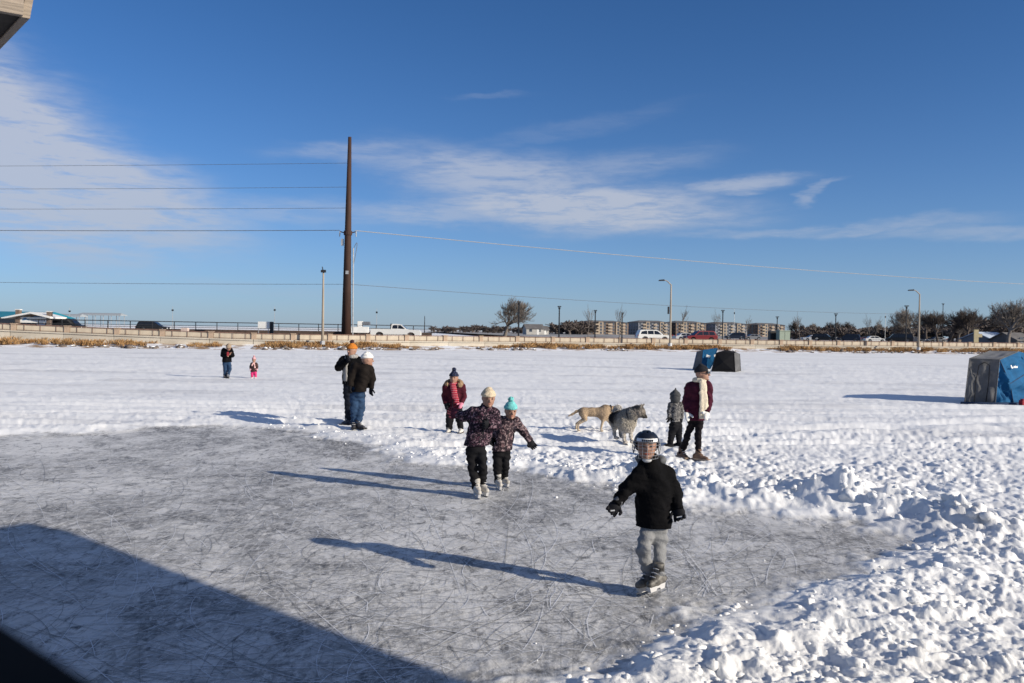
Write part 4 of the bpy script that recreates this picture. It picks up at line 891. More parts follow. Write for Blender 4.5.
# ================================================================== people and dogs: smooth distance fields turned into surfaces
def surf(f, lo, hi, h):
    """surface nets of the field f (negative inside) on a grid of pitch h; returns verts, quads"""
    lo = np.array(lo, np.float32) - 2 * h; hi = np.array(hi, np.float32) + 2 * h
    n = np.ceil((hi - lo) / h).astype(int) + 1
    ax = [lo[i] + h * np.arange(n[i], dtype=np.float32) for i in range(3)]
    X, Y, Z = np.meshgrid(*ax, indexing='ij'); D = f(np.stack([X, Y, Z], -1)).astype(np.float32)
    ins = D < 0; c = np.zeros((n[0] - 1, n[1] - 1, n[2] - 1), np.int8)
    for dx in (0, 1):
        for dy in (0, 1):
            for dz in (0, 1): c += ins[dx:n[0] - 1 + dx, dy:n[1] - 1 + dy, dz:n[2] - 1 + dz]
    act = (c > 0) & (c < 8); ci = np.argwhere(act); idx = np.full(act.shape, -1, np.int32); idx[act] = np.arange(len(ci))
    P = np.zeros((len(ci), 3), np.float32); cnt = np.zeros(len(ci), np.float32)
    cor = [(0, 0, 0), (1, 0, 0), (0, 1, 0), (1, 1, 0), (0, 0, 1), (1, 0, 1), (0, 1, 1), (1, 1, 1)]
    for a in range(8):
        for b in range(a + 1, 8):
            d = np.abs(np.array(cor[a]) - np.array(cor[b]))
            if d.sum() != 1: continue
            A = D[ci[:, 0] + cor[a][0], ci[:, 1] + cor[a][1], ci[:, 2] + cor[a][2]]; B = D[ci[:, 0] + cor[b][0], ci[:, 1] + cor[b][1], ci[:, 2] + cor[b][2]]
            s = (A < 0) != (B < 0); t = np.where(s, A / (A - B + 1e-12), 0)[:, None]
            q = np.array(cor[a]) + t * (np.array(cor[b]) - np.array(cor[a])); P += np.where(s[:, None], q, 0); cnt += s
    P = (P / cnt[:, None] + ci) * h + lo
    F = []
    for ax_ in range(3):
        o = [0, 1, 2]; o.remove(ax_); sl = [slice(0, n[0]), slice(0, n[1]), slice(0, n[2])]
        s0 = list(sl); s1 = list(sl); s0[ax_] = slice(0, n[ax_] - 1); s1[ax_] = slice(1, n[ax_])
        A = ins[tuple(s0)]; B = ins[tuple(s1)]; e = np.argwhere(A != B); e = e[(e[:, o[0]] > 0) & (e[:, o[1]] > 0) & (e[:, o[0]] < n[o[0]] - 1) & (e[:, o[1]] < n[o[1]] - 1)]
        if not len(e): continue
        v = []
        for du, dv in ((-1, -1), (0, -1), (0, 0), (-1, 0)):
            q = e.copy(); q[:, o[0]] += du; q[:, o[1]] += dv; v.append(idx[q[:, 0], q[:, 1], q[:, 2]])
        q = np.stack(v, 1); fl = A[e[:, 0], e[:, 1], e[:, 2]]
        if ax_ == 1: fl = ~fl
        q[~fl] = q[~fl][:, ::-1]; F.append(q)
    F = np.concatenate(F); F = F[(F >= 0).all(1)]
    return P, F
def smin(a, b, k):
    h = np.clip(.5 + .5 * (b - a) / k, 0, 1); return b * (1 - h) + a * h - k * h * (1 - h)
def smax(a, b, k): return -smin(-a, -b, k)
def cone(p, a, b, ra, rb, fl=None):
    """round cone a->b; fl = (direction, factor): squashed along that direction"""
    a = np.asarray(a, np.float32); b = np.asarray(b, np.float32); d = b - a; L = float(d @ d) + 1e-9
    if fl is not None:
        w = np.asarray(fl[0], np.float32); k = 1 / fl[1] - 1
        t = np.clip(((p - a) @ d) / L, 0, 1); q = p - a - t[..., None] * d; s = q @ w; q = q + (s * k)[..., None] * w
        return (np.sqrt((q * q).sum(-1)) - (ra + (rb - ra) * t)) * (.5 + .5 * fl[1])
    q = p - a; t = np.clip((q @ d) / L, 0, 1); q = q - t[..., None] * d
    return np.sqrt((q * q).sum(-1)) - (ra + (rb - ra) * t)
def ell(p, c, r, M=None):
    """ellipsoid with radii r in the frame M (rows = axes)"""
    q = p - np.asarray(c, np.float32)
    if M is not None: q = q @ np.asarray(M, np.float32).T
    r = np.asarray(r, np.float32); k0 = np.sqrt(((q / r) ** 2).sum(-1)); k1 = np.sqrt(((q / (r * r)) ** 2).sum(-1)) + 1e-9
    return k0 * (k0 - 1) / k1
def folds(p, amp, k, seed):
    r = np.random.default_rng(seed); s = 0
    for i in range(4):
        d = r.normal(size=3); d /= np.linalg.norm(d); e = r.normal(size=3); e /= np.linalg.norm(e)
        s = s + np.sin((p @ d.astype(np.float32)) * k * (1 + .4 * i) + r.uniform(0, 6.28) + 1.7 * np.sin((p @ e.astype(np.float32)) * k * .6 + r.uniform(0, 6.28)))
    return s * amp * .5
def sdf_obj(name, f, pts, rad, h, matr, parent):
    pts = np.array(pts, np.float32); lo = pts.min(0) - rad; hi = pts.max(0) + rad
    P, F = surf(f, lo, hi, h); return mobj(name, npmesh(name, P, F), matr, parent, smooth=True)
N3 = lambda v: np.array(v, float) / (np.linalg.norm(v) + 1e-9)
SKIN = mat('skin', (.33, .185, .13), .55, .08, 20); LIPS = mat('lips', (.32, .09, .08), .5, .1); EYEM = mat('dark_eye', (.02, .015, .012), .2, .1); HAIRM = mat('brown_hair', (.06, .035, .02), .7, .3, 30, stretch=(1, 1, .2))
BLADE = mat('skate_blade_steel', (.55, .56, .58), .25, .1, metal=.8); HOLD = mat('white_blade_holder', (.52, .52, .53), .4, .05)
BLKPANT = mat('black_snow_pants', (.007, .007, .009), .8, .3, 9, .2, 60, spec=.15)
def stand_at(px, py):
    """where the line of sight meets the snow (its height averaged under a foot)"""
    z = .05
    for _ in range(8):
        p = on_z(px, py, z); q = np.array([(dx, dy) for dx in (-.12, 0, .12) for dy in (-.1, 0, .1)]); z = .5 * z + .5 * float(ground(p.x + q[:, 0], p.y + q[:, 1])[0].mean())
    return on_z(px, py, z)
def shift(dx, **J): return {k: (v[0] + dx, v[1], v[2]) for k, v in J.items()}
def frame(fwd):
    f = N3(fwd); r = N3(np.cross(f, (0, 0, 1))); return np.array([r, f, np.cross(r, f)])      # rows: right, forward, up
def make_head(u, hd, fwd, s, h, tilt=0.0, mouth=True):
    """field and features of a head whose centre is hd; s = half height of the head"""
    M = frame((fwd[0], fwd[1], -tilt)); c = np.array(hd); r, f, up = M
    def field(p):
        d = ell(p, c + up * s * .12, (s * .74, s * .88, s * .92), M)
        d = smin(d, ell(p, c + f * s * .22 - up * s * .48, (s * .54, s * .58, s * .52), M), s * .3)
        d = smin(d, cone(p, c + f * s * .86 + up * s * .10, c + f * s * 1.02 - up * s * .22, s * .07, s * .13), s * .10)
        d = smin(d, ell(p, c + f * s * .80 + up * s * .30, (s * .42, s * .10, s * .09), M), s * .12)
        d = smin(d, ell(p, c + f * s * .78 - up * s * .80, (s * .2, s * .14, s * .14), M), s * .15)
        for k in (-1, 1):
            d = smax(d, -ell(p, c + f * s * .93 + r * s * .30 + k * 0 + (k - 1) * r * s * .30 + up * s * .10, (s * .15, s * .10, s * .10), M), s * .06)
            d = smin(d, ell(p, c + k * r * s * .74 + up * s * .02, (s * .08, s * .16, s * .22), M), s * .05)
        return d
    def features(par, hh):
        for k in (-1, 1):
            e = c + f * s * .84 + k * r * s * .30 + up * s * .10
            sdf_obj('eye', lambda p: ell(p, e, (s * .11, s * .08, s * .075), M), [e], s * .12, s * .03, EYEM, par)
            b = c + f * s * .90 + k * r * s * .30 + up * s * .34
            sdf_obj('eyebrow', lambda p: ell(p, b, (s * .17, s * .05, s * .04), M), [b], s * .18, s * .03, HAIRM, par)
        if mouth:
            m = c + f * s * .80 - up * s * .50; sdf_obj('mouth', lambda p: ell(p, m, (s * .22, s * .07, s * .055), M), [m], s * .23, s * .03, LIPS, par)
    return field, features, M
def make_hand(par, wrist, d, nrm, L, matr, thumb=1, curl=.5, mitten=False, name='glove', h=.006, cuff=None):
    """gloved hand: palm, four unequal bent fingers and a thumb leaving the side of the palm; L = hand length"""
    w = np.array(wrist); d = N3(d); nrm = np.array(nrm, float); nrm = N3(nrm - d * (nrm @ d)); sd = np.cross(d, nrm) * thumb
    M = np.array([sd, nrm, d]); pc = w + d * L * .26
    pr = []
    if mitten:
        tip = w + d * L * .78 - nrm * L * .16 * curl
        body = lambda p: smin(cone(p, w + d * L * .18, tip, L * .25, L * .21, (nrm, .62)), cone(p, w - d * L * .05, w + d * L * .2, L * .17, L * .22, (nrm, .75)), .02)
    else:
        for i, (off, fl) in enumerate(((.27, .42), (.09, .48), (-.09, .45), (-.26, .36))):
            k0 = w + d * L * .46 + sd * L * off; b1 = curl * (.9 + .15 * i); d1 = N3(d * math.cos(b1 * .6) - nrm * math.sin(b1 * .6)); k1 = k0 + d1 * L * fl * .5; d2 = N3(d * math.cos(b1 * 1.5) - nrm * math.sin(b1 * 1.5)); k2 = k1 + d2 * L * fl * .5
            pr += [(k0, k1, L * .085, L * .08), (k1, k2, L * .08, L * .066)]
        def body(p):
            x = ell(p, pc, (L * .34, L * .17, L * .33), M)
            for a, b, ra, rb in pr: x = smin(x, cone(p, a, b, ra, rb), L * .025)
            return smin(x, cone(p, w - d * L * .08, w + d * L * .15, L * .2, L * .22, (nrm, .8)), .015)
    t0 = w + d * L * .16 + sd * L * .26; t1 = w + d * L * .34 + sd * L * .46 - nrm * L * .08; t2 = w + d * L * .52 + sd * L * .46 - nrm * L * .16 * (1 + curl)
    r0 = L * (.12 if mitten else .10)
    f = lambda p: smin(smin(body(p), cone(p, t0, t1, r0, r0 * .9), L * .06), cone(p, t1, t2, r0 * .9, r0 * .8), L * .02)
    g = sdf_obj(name, f, [w, w + d * L, t2], L * .42, h, matr, par)
    if cuff is not None:
        sdf_obj('cuff', lambda p: np.maximum(cone(p, w - d * L * .35, w + d * L * .06, L * .26, L * .27), np.abs((p - (w - d * L * .14)) @ d.astype(np.float32)) - L * .17), [w - d * L * .3, w + d * L * .1], L * .3, h, cuff, g)
    return g
def make_shoe(par, ankle, toe_dir, L, matr, name='boot', h=.008, skate=False, shaft=.16, sole=None, z0=0.0, holder=None, trim=None):
    """boot or skate standing on z0 under the ankle"""
    a = np.array(ankle); td = N3((toe_dir[0], toe_dir[1], 0)); base = z0 + (L * .25 if skate else 0.0)
    heel = np.array([a[0], a[1], base]) - td * L * .22; toe = np.array([a[0], a[1], base]) + td * L * .66; up = np.array([0, 0, 1.])
    w = L * .19; side = np.cross(td, up)
    def f(p):
        d = cone(p, heel + up * L * .20, heel + td * L * .35 + up * L * .22, L * .19, L * .20)
        d = smin(d, cone(p, heel + td * L * .4 + up * L * .16, toe + up * L * .11 - td * L * .1, L * .18, L * .14, (side, .95)), L * .1)
        top = np.array([a[0], a[1], max(base + shaft * .8, a[2])])
        d = smin(d, cone(p, heel + td * L * .18 + up * L * .25, top + up * .02, L * .19, L * .20), L * .08)
        d = np.maximum(d, (base + .002) - p[..., 2]); d = np.maximum(d, p[..., 2] - (base + shaft))
        return d
    o = sdf_obj(name, f, [heel, toe, a, [a[0], a[1], base + shaft]], L * .25, h, matr, par)
    M = Matrix(((td[0], side[0], 0, a[0]), (td[1], side[1], 0, a[1]), (0, 0, 1, z0), (0, 0, 0, 1)))
    if skate:
        hb = L * .25
        m = MB(); m.prism([(-L * .36, hb + .005), (-L * .30, hb * .3), (-L * .05, hb * .3), (0, hb * .62), (L * .18, hb * .62), (L * .24, hb * .3), (L * .58, hb * .3), (L * .66, hb + .005)], 'y', -L * .07, L * .07, M); m.build('blade_holder', holder or HOLD, o)
        m = MB(); m.prism([(-L * .40, hb * .32), (-L * .38, .008), (-L * .30, .001), (L * .58, .001), (L * .68, .012), (L * .70, hb * .34)], 'y', -L * .014, L * .014, M); m.build('blade', BLADE, o)
    else:
        m = MB(); m.prism([(-L * .42, 0), (L * .74, 0), (L * .80, L * .06), (L * .76, L * .10), (-L * .42, L * .10)], 'y', -L * .185, L * .185, M); m.build('sole', sole or TYRE, o)
    # laces
    for k in range(3):
        q = a + td * L * (.02 + .1 * k); zz = base + shaft * (.95 - .2 * k) * .8
        MB().tube([tuple(np.array([q[0], q[1], zz]) + td * L * .17 - side * L * .12), tuple(np.array([q[0], q[1], zz + .004]) + td * L * .195), tuple(np.array([q[0], q[1], zz]) + td * L * .17 + side * L * .12)], L * .018, 5).build('lace', trim or HOLD, o)
    return o
def person(label, foot, J, fwd, H, jacket, pants, shoes, hat, gloves, head_fwd=None, h=.012, kid=False, jl=.0, coat_w=1.0, group=None, head_s=None, tilt=0.0, extra=None, z=None, skin_face=True, pant_w=1.0, hem=None, mitten=False, skate=False, shoe_len=None, hatkind='beanie', wrist_curl=(.5, .5), thumbs=(1, -1), toe=None, glove_cuff=None, hood=True, zipper=True, pant_top=None, sole=None, arm_w=1.0):
    """foot: pixel of the ground point; J: joints as (pixel x, pixel y, metres towards (-) or away (+) from the camera)"""
    b = stand_at(*foot); Y = b.y
    u = empty('person', b, 0, label, 'person', group)
    Q = {}
    for k, v in J.items():
        p = at_y(v[0], v[1], Y + v[2]); Q[k] = np.array((p - b)[:])
    s = head_s or H * (.078 if kid else .066); w = H / 1.7
    up = np.array([0, 0, 1.]); fw = N3((fwd[0], fwd[1], 0)); rt = np.cross(fw, up); hf = N3((*(head_fwd or fwd), 0))
    hd = Q['head']; neck = Q['neck']; pel = Q['pelvis']; che = Q['chest']
    Lx = [(Q[a], Q[b_]) for a, b_ in (('hipL', 'kneeL'), ('kneeL', 'ankL'), ('hipR', 'kneeR'), ('kneeR', 'ankR'))]
    ar = [(Q['shL'], Q['elL'], Q['wrL']), (Q['shR'], Q['elR'], Q['wrR'])]
    headf, feats, HM = make_head(u, hd, hf, s, h, tilt)
    # ---- body: one continuous surface under the clothes
    def body(p):
        d = cone(p, pel, che, .125 * w, .14 * w, (fw, .68))
        d = smin(d, cone(p, Q['shL'], Q['shR'], .06 * w, .06 * w), .06 * w)
        d = smin(d, cone(p, neck, hd - up * s * .3, .055 * w, .052 * w), .03 * w)
        d = smin(d, headf(p), .02)
        for i, (a, b_) in enumerate(Lx): d = smin(d, cone(p, a, b_, (.066, .044)[i % 2] * w * min(1, pant_w), (.044, .030)[i % 2] * w * min(1, pant_w)), .02 * w)
        for a, e, wr in ar: d = smin(d, smin(cone(p, a, e, .048 * w, .040 * w), cone(p, e, wr, .040 * w, .030 * w), .02 * w), .025 * w)
        return d
    pts = list(Q.values())
    bo = sdf_obj('body', body, pts, .16 * w + s * .5, max(h, .012), SKIN, u)
    if skin_face: feats(bo, h)
    # ---- trousers
    hz = float((at_y(foot[0], hem, Y) - b)[2]) if hem else pel[2] - .06 * w
    wst = max(pel[2] + .10 * w, hz + .07)
    def pant(p):
        d = cone(p, pel + up * .05 * w, pel - up * .05 * w, .15 * w * pant_w, .155 * w * pant_w, (fw, .72))
        for i, (a, b_) in enumerate(Lx): d = smin(d, cone(p, a, b_, (.094, .078)[i % 2] * w * pant_w, (.078, .064)[i % 2] * w * pant_w), .02 * w)
        d = d + folds(p, .010 * w, 30 / w, 3)
        for k_ in ('L', 'R'):
            for jn, am in (('knee', .004), ('ank', .007)):
                q = p - Q[jn + k_]; g_ = np.exp(-(q * q).sum(-1) / (.13 * w) ** 2); d = d - am * w * g_ * np.sin(q[..., 2] * 75 / w + q[..., 0] * 55 / w + 3 * np.sin(q[..., 1] * 30 / w))
        d = np.maximum(d, p[..., 2] - wst); cut = min(Q['ankL'][2], Q['ankR'][2]) - .01
        lo = np.where(((p - Q['ankL']) ** 2).sum(-1) < ((p - Q['ankR']) ** 2).sum(-1), Q['ankL'][2], Q['ankR'][2])
        return np.maximum(d, lo - .01 - p[..., 2])
    sdf_obj('trousers', pant, [Q[k] for k in ('pelvis', 'hipL', 'hipR', 'kneeL', 'kneeR', 'ankL', 'ankR')], .2 * w, h, pants, u)
    # ---- jacket with sleeves, collar and clean hem
    def jack(p):
        cw = coat_w
        d = cone(p, np.array([pel[0], pel[1], hz]) + (pel - np.array([pel[0], pel[1], pel[2]])), che, .185 * w * cw, .175 * w * cw, (fw, .74))
        for k_ in ('shL', 'shR'): d = smin(d, cone(p, neck - up * .045 * w, Q[k_] - up * .012 * w, .085 * w, .080 * w, (fw, .95)), .05 * w)
        d = smin(d, cone(p, Q['shL'] - up * .08 * w, Q['shR'] - up * .08 * w, .09 * w, .09 * w), .06 * w)
        for a, e, wr in ar: d = smin(d, smin(cone(p, a, e, .084 * w * arm_w, .072 * w * arm_w), cone(p, e, e + (wr - e) * .94, .070 * w * arm_w, .056 * w * arm_w), .02 * w), .035 * w)
        d = smin(d, np.maximum(cone(p, che + up * .08 * w, neck + up * .03 * w, .12 * w, .080 * w), p[..., 2] - (hd[2] - s * .62)), .03 * w)
        d = d + folds(p, .0075 * w, 30 / w, 8) + folds(p, .003 * w, 75 / w, 9)
        tl = N3(che - pel); q = np.maximum(d, hz - p[..., 2])
        arm = np.minimum.reduce([cone(p, a, e, .10 * w, .10 * w) for a, e, wr in ar] + [cone(p, e, e + (wr - e) * .94, .10 * w, .085 * w) for a, e, wr in ar])
        d = np.where(arm < 0, d, q)
        for a, e, wr in ar:                                    # square sleeve ends
            n = N3(wr - e).astype(np.float32); near = cone(p, e, wr, .11 * w, .11 * w) < 0
            d = np.where(near, np.maximum(d, (p - (e + (wr - e) * .97)) @ n), d)
        return d
    jk = sdf_obj('jacket', jack, [che, neck, hd, Q['shL'], Q['shR'], Q['elL'], Q['elR'], Q['wrL'], Q['wrR'], [pel[0], pel[1], hz]], .21 * w, h, jacket, u)
    if zipper: MB().tube([tuple(np.array([pel[0], pel[1], hz + .02]) + fw * .138 * w * coat_w), tuple((pel + che) / 2 + fw * .135 * w * coat_w), tuple(che + fw * .128 * w * coat_w), tuple(neck + fw * .085 * w)], .006 * w, 5).build('zip', mat('dark_zip', (.02, .02, .02), .5), jk)
    # ---- hat
    r, f_, upv = HM
    if hatkind in ('beanie', 'bobble'):
        hc = hd + upv * s * .36
        def hatf(p):
            d = smin(ell(p, hc - upv * s * .02, (s * .83, s * .97, s * .86), HM), cone(p, hc + upv * s * .3, hc + upv * s * .62, s * .58, s * .40), s * .25); d = d + folds(p, .005, 60, 5)
            cut = (p - (hc - upv * s * .02 + f_ * s * .0)) @ (-upv + .16 * f_).astype(np.float32)
            d = np.maximum(d, cut + 0)
            band = np.maximum(np.abs((p - hc) @ upv.astype(np.float32) - .10 * s) - .17 * s, ell(p, hc + upv * s * .05, (s * .87, s * 1.01, s * 1.3), HM) + folds(p, .002, 120, 7))
            return np.minimum(d, band)
        ho = sdf_obj('hat', hatf, [hc], s * 1.3, min(h, .012), hat[0], u)
        if hatkind == 'bobble':
            pc = hc + upv * s * 1.16; sdf_obj('pompom', lambda p: ell(p, pc, (s * .36, s * .36, s * .34)) + folds(p, .010, 160, 4), [pc], s * .42, min(h, .010), hat[1], ho)
    # ---- hands and feet
    HL = H * .105 * (1.05 if kid else 1)
    for i, (a, e, wr) in enumerate(ar):
        if gloves[i] is None: continue
        make_hand(u, wr - N3(wr - e) * .02, wr - e, -fw if i == 0 else -fw, HL, gloves[i], thumbs[i], wrist_curl[i], mitten, 'mitten' if mitten else 'glove', max(.006, h * .6), glove_cuff)
    SL = shoe_len or H * .155
    for i, k in enumerate(('ankL', 'ankR')):
        t = (toe[i] if toe else fwd)
        make_shoe(u, Q[k], t, SL, shoes[i] if isinstance(shoes, (tuple, list)) else shoes, 'skate' if skate else 'boot', min(h, .011), skate, SL * (.80 if skate else .7), sole, max(0.0, Q[k][2] - SL * (.62 if skate else .42)) if Q[k][2] - SL * (.62 if skate else .42) > .03 else 0.0)
    return u, Q, dict(s=s, w=w, fw=fw, rt=rt, HM=HM, hd=hd, neck=neck, che=che, pel=pel, hz=hz, jk=jk, body=bo)
def pattern(name, cols, scale, rough=.8, kind='voronoi', dist=.6, sharp=(.35, .65)):
    """printed cloth: patches of several colours"""
    m = bpy.data.materials.new(name); m.use_nodes = True; N = m.node_tree.nodes; L = m.node_tree.links; b = N['Principled BSDF']; b.inputs['Roughness'].default_value = rough; b.inputs['Specular IOR Level'].default_value = .15
    tc = N.new('ShaderNodeTexCoord'); prev = None
    for i, c in enumerate(cols):
        rg = N.new('ShaderNodeRGB'); rg.outputs[0].default_value = (*c, 1)
        if prev is None: prev = rg.outputs[0]; continue
        mp = N.new('ShaderNodeMapping'); mp.inputs['Location'].default_value = (i * 3.1, i * 1.7, i * .9); L.new(tc.outputs['Object'], mp.inputs[0])
        n = N.new('ShaderNodeTexNoise'); n.inputs['Scale'].default_value = scale * (1 + .25 * i); n.inputs['Detail'].default_value = 3; n.inputs['Distortion'].default_value = dist; L.new(mp.outputs[0], n.inputs['Vector'])
        cr = N.new('ShaderNodeValToRGB'); L.new(n.outputs[0], cr.inputs[0]); cr.color_ramp.elements[0].position = .52; cr.color_ramp.elements[1].position = .58
        mx = N.new('ShaderNodeMix'); mx.data_type = 'RGBA'; L.new(cr.outputs[0], mx.inputs[0]); L.new(prev, mx.inputs[6]); L.new(rg.outputs[0], mx.inputs[7]); prev = mx.outputs[2]
    L.new(prev, b.inputs['Base Color']); return m
def bands(name, cols, scale, axis=2, rough=.9, sharp=True, second=None):
    """knitted or woven stripes along one axis (plaid when second is given)"""
    m = bpy.data.materials.new(name); m.use_nodes = True; N = m.node_tree.nodes; L = m.node_tree.links; b = N['Principled BSDF']; b.inputs['Roughness'].default_value = rough; b.inputs['Specular IOR Level'].default_value = .15
    tc = N.new('ShaderNodeTexCoord')
    def wav(ax, sc):
        w = N.new('ShaderNodeTexWave'); w.wave_type = 'BANDS'; w.bands_direction = 'XYZ'[ax]; w.inputs['Scale'].default_value = sc; w.inputs['Distortion'].default_value = .6; L.new(tc.outputs['Object'], w.inputs['Vector']); return w.outputs['Fac']
    cr = N.new('ShaderNodeValToRGB'); cr.color_ramp.interpolation = 'CONSTANT' if sharp else 'LINEAR'; L.new(wav(axis, scale), cr.inputs[0])
    e = cr.color_ramp.elements; e[0].color = (*cols[0], 1); e[1].color = (*cols[-1], 1); e[1].position = .55
    if len(cols) > 2: x = e.new(.8); x.color = (*cols[1], 1)
    out = cr.outputs[0]
    if second:
        cr2 = N.new('ShaderNodeValToRGB'); L.new(wav(0, scale), cr2.inputs[0]); cr2.color_ramp.elements[0].position = .5; cr2.color_ramp.elements[1].position = .6; mx = N.new('ShaderNodeMix'); mx.data_type = 'RGBA'; mx.inputs[7].default_value = (*second, 1)
        ml = N.new('ShaderNodeMath'); ml.operation = 'MULTIPLY'; ml.inputs[1].default_value = .6; L.new(cr2.outputs[0], ml.inputs[0]); L.new(ml.outputs[0], mx.inputs[0]); L.new(out, mx.inputs[6]); out = mx.outputs[2]
    L.new(out, b.inputs['Base Color'])
    n = N.new('ShaderNodeTexNoise'); n.inputs['Scale'].default_value = 120; L.new(tc.outputs['Object'], n.inputs['Vector']); bp = N.new('ShaderNodeBump'); bp.inputs['Strength'].default_value = .5; bp.inputs['Distance'].default_value = .01; L.new(n.outputs[0], bp.inputs['Height']); L.new(bp.outputs[0], b.inputs['Normal'])
    return m
BLKJ = mat('black_jacket_cloth', (.0042, .0042, .0052), .85, .25, 8, .25, 70, spec=.08); BLKG = mat('black_glove', (.008, .0085, .012), .75, .3, 20, spec=.15)
CAM_F = (0, -1)       # towards the camera
# ---- the boy skating in the foreground
def boy():
    grey = mat('grey_sweat_pants', (.21, .215, .225), .9, .12, 14, .3, 50)
    u, Q, I = person('boy in black jacket, navy helmet with face cage and grey pants skating nearest the camera', (651, 591.5),
        dict(head=(646.5, 446, -.02), neck=(650, 461, 0), chest=(653, 481, 0), pelvis=(654, 527, .02), shL=(639.5, 474.5, -.03), shR=(667, 474.5, .03), elL=(625.5, 490, -.04), wrL=(615.5, 505, -.10), elR=(675.5, 494, .02), wrR=(678.5, 510, -.03),
             hipL=(648, 531, .0), hipR=(660, 531, .03), kneeL=(643.8, 549.5, -.09), kneeR=(660.5, 550, .02), ankL=(648.3, 573.5, -.01), ankR=(658.8, 574.5, -.10)), (-.25, -.97), 1.33, BLKJ, grey, mat('boy_skate_boot', (.012, .012, .013), .5, .2, 16, c2=(.17, .16, .145)),
        (None,), (BLKG, BLKG), head_fwd=(-.10, -1), h=.008, kid=True, head_s=.105, hatkind='none', zipper=False, skate=True, shoe_len=.215, toe=((-.75, -.66), (-.70, -.72)), wrist_curl=(.7, .8), hem=527, coat_w=1.0, glove_cuff=mat('glove_cuff', (.09, .095, .11), .7), pant_w=.84)
    s = I['s']; r, f, up = I['HM']; c = I['hd']; nav = mat('navy_helmet_shell', (.005, .008, .018), .42, .1, 5, spec=.4)
    def hel(p):
        d = ell(p, c + up * s * .28, (s * .98, s * 1.12, s * .95), I['HM'])
        d = np.maximum(d, -ell(p, c + up * s * .20, (s * .86, s * 1.0, s * .86), I['HM']))
        lo = (p - c) @ up.astype(np.float32); fr = (p - c) @ f.astype(np.float32)
        brow = np.where(fr > s * .25, s * .42 - lo, -s * .35 - lo)
        d = np.maximum(d, brow)
        for k in (-.45, 0, .45):                                # ridges and vents
            d = np.maximum(d, -cone(p, c + r * s * k * .9 + up * s * 1.12 + f * s * .65, c + r * s * k * .9 + up * s * 1.12 - f * s * .5, s * .07, s * .07))
        return d
    ho = sdf_obj('helmet', hel, [c + up * s * .2], s * 1.35, .006, nav, u)
    # white front band with a small dark wordmark
    wm = mat('white_helmet_band', (.75, .76, .78), .4, .05)
    V = []; n = 14
    for i in range(n + 1):
        a = R(-52 + 104 * i / n)
        for z0 in (.46, .70): V.append(tuple(c + r * math.sin(a) * s * 1.02 * (1 if z0 < .5 else .95) + f * math.cos(a) * s * 1.155 * (1 if z0 < .5 else .955) + up * s * z0))
    MB().add(V, [(2 * i, 2 * i + 2, 2 * i + 3, 2 * i + 1) for i in range(n)]).build('front_band', wm, ho)
    for i in range(6):
        a = R(-22 + 8.5 * i); q = c + r * math.sin(a) * s * 1.035 + f * math.cos(a) * s * 1.17 + up * s * .57
        MB().box((-.006, -.002, -.008), (.005, .002, .007), Matrix.Translation(Vector(q))).build('letter_mark', nav, ho)
    # ear guards, chin cup, cage
    for k in (-1, 1):
        e = c + k * r * s * .98 - up * s * .10; sdf_obj('ear_guard', lambda p: np.abs(ell(p, e, (s * .09, s * .36, s * .48), I['HM'])) - .002, [e], s * .5, .007, mat('clear_plastic', (.25, .27, .30), .3), ho)
    wire_m = mat('cage_wire', (.36, .37, .39), .35, .1, metal=.5)
    cp = lambda a, z: c + r * math.sin(a) * s * .98 * (1 - .18 * max(0, -z - .45)) + f * math.cos(a) * s * (1.28 - .20 * max(0, -z - .55)) + up * s * z
    cage = MB()
    for z in (.40, .18, -.06, -.32, -.58, -.84): cage.tube([tuple(cp(R(-75 + 150 * i / 14), z)) for i in range(15)], .0017, 5)
    for a in (-66, -44, -22, 0, 22, 44, 66): cage.tube([tuple(cp(R(a), .40 - 1.26 * i / 8)) for i in range(9)], .0016, 5)
    cage.build('face_cage', wire_m, ho)
    ch = c + f * s * .98 - up * s * .92; sdf_obj('chin_cup', lambda p: np.maximum(ell(p, ch, (s * .36, s * .22, s * .2), I['HM']), ((p - ch) @ up.astype(np.float32)) - s * .06), [ch], s * .4, .006, HOLD, ho)
    # hood lying on the shoulders, pale lining
    hn = I['neck'] - I['fw'] * .05
    sdf_obj('hood', lambda p: np.minimum(cone(p, hn + I['rt'] * .085 + np.array([0, 0, .005]), hn - I['fw'] * .075 - np.array([0, 0, .03]), .042, .055), cone(p, hn - I['rt'] * .085, hn - I['fw'] * .075 - np.array([0, 0, .03]), .042, .055)) + folds(p, .004, 60, 2), [hn], .17, .009, mat('hood_lining', (.10, .105, .115), .9, .3, 20), I['jk'])
    for k, wr, e in ((0, Q['wrL'], Q['elL']), (1, Q['wrR'], Q['elR'])):                # white flash on the gloves
        d = N3(wr - e); q = wr + d * .045 - I['fw'] * -.03
        MB().tube([tuple(q - I['rt'] * .022), tuple(q + I['rt'] * .022 + d * .01)], .006, 5).build('glove_stripe', wm, u)
boy()
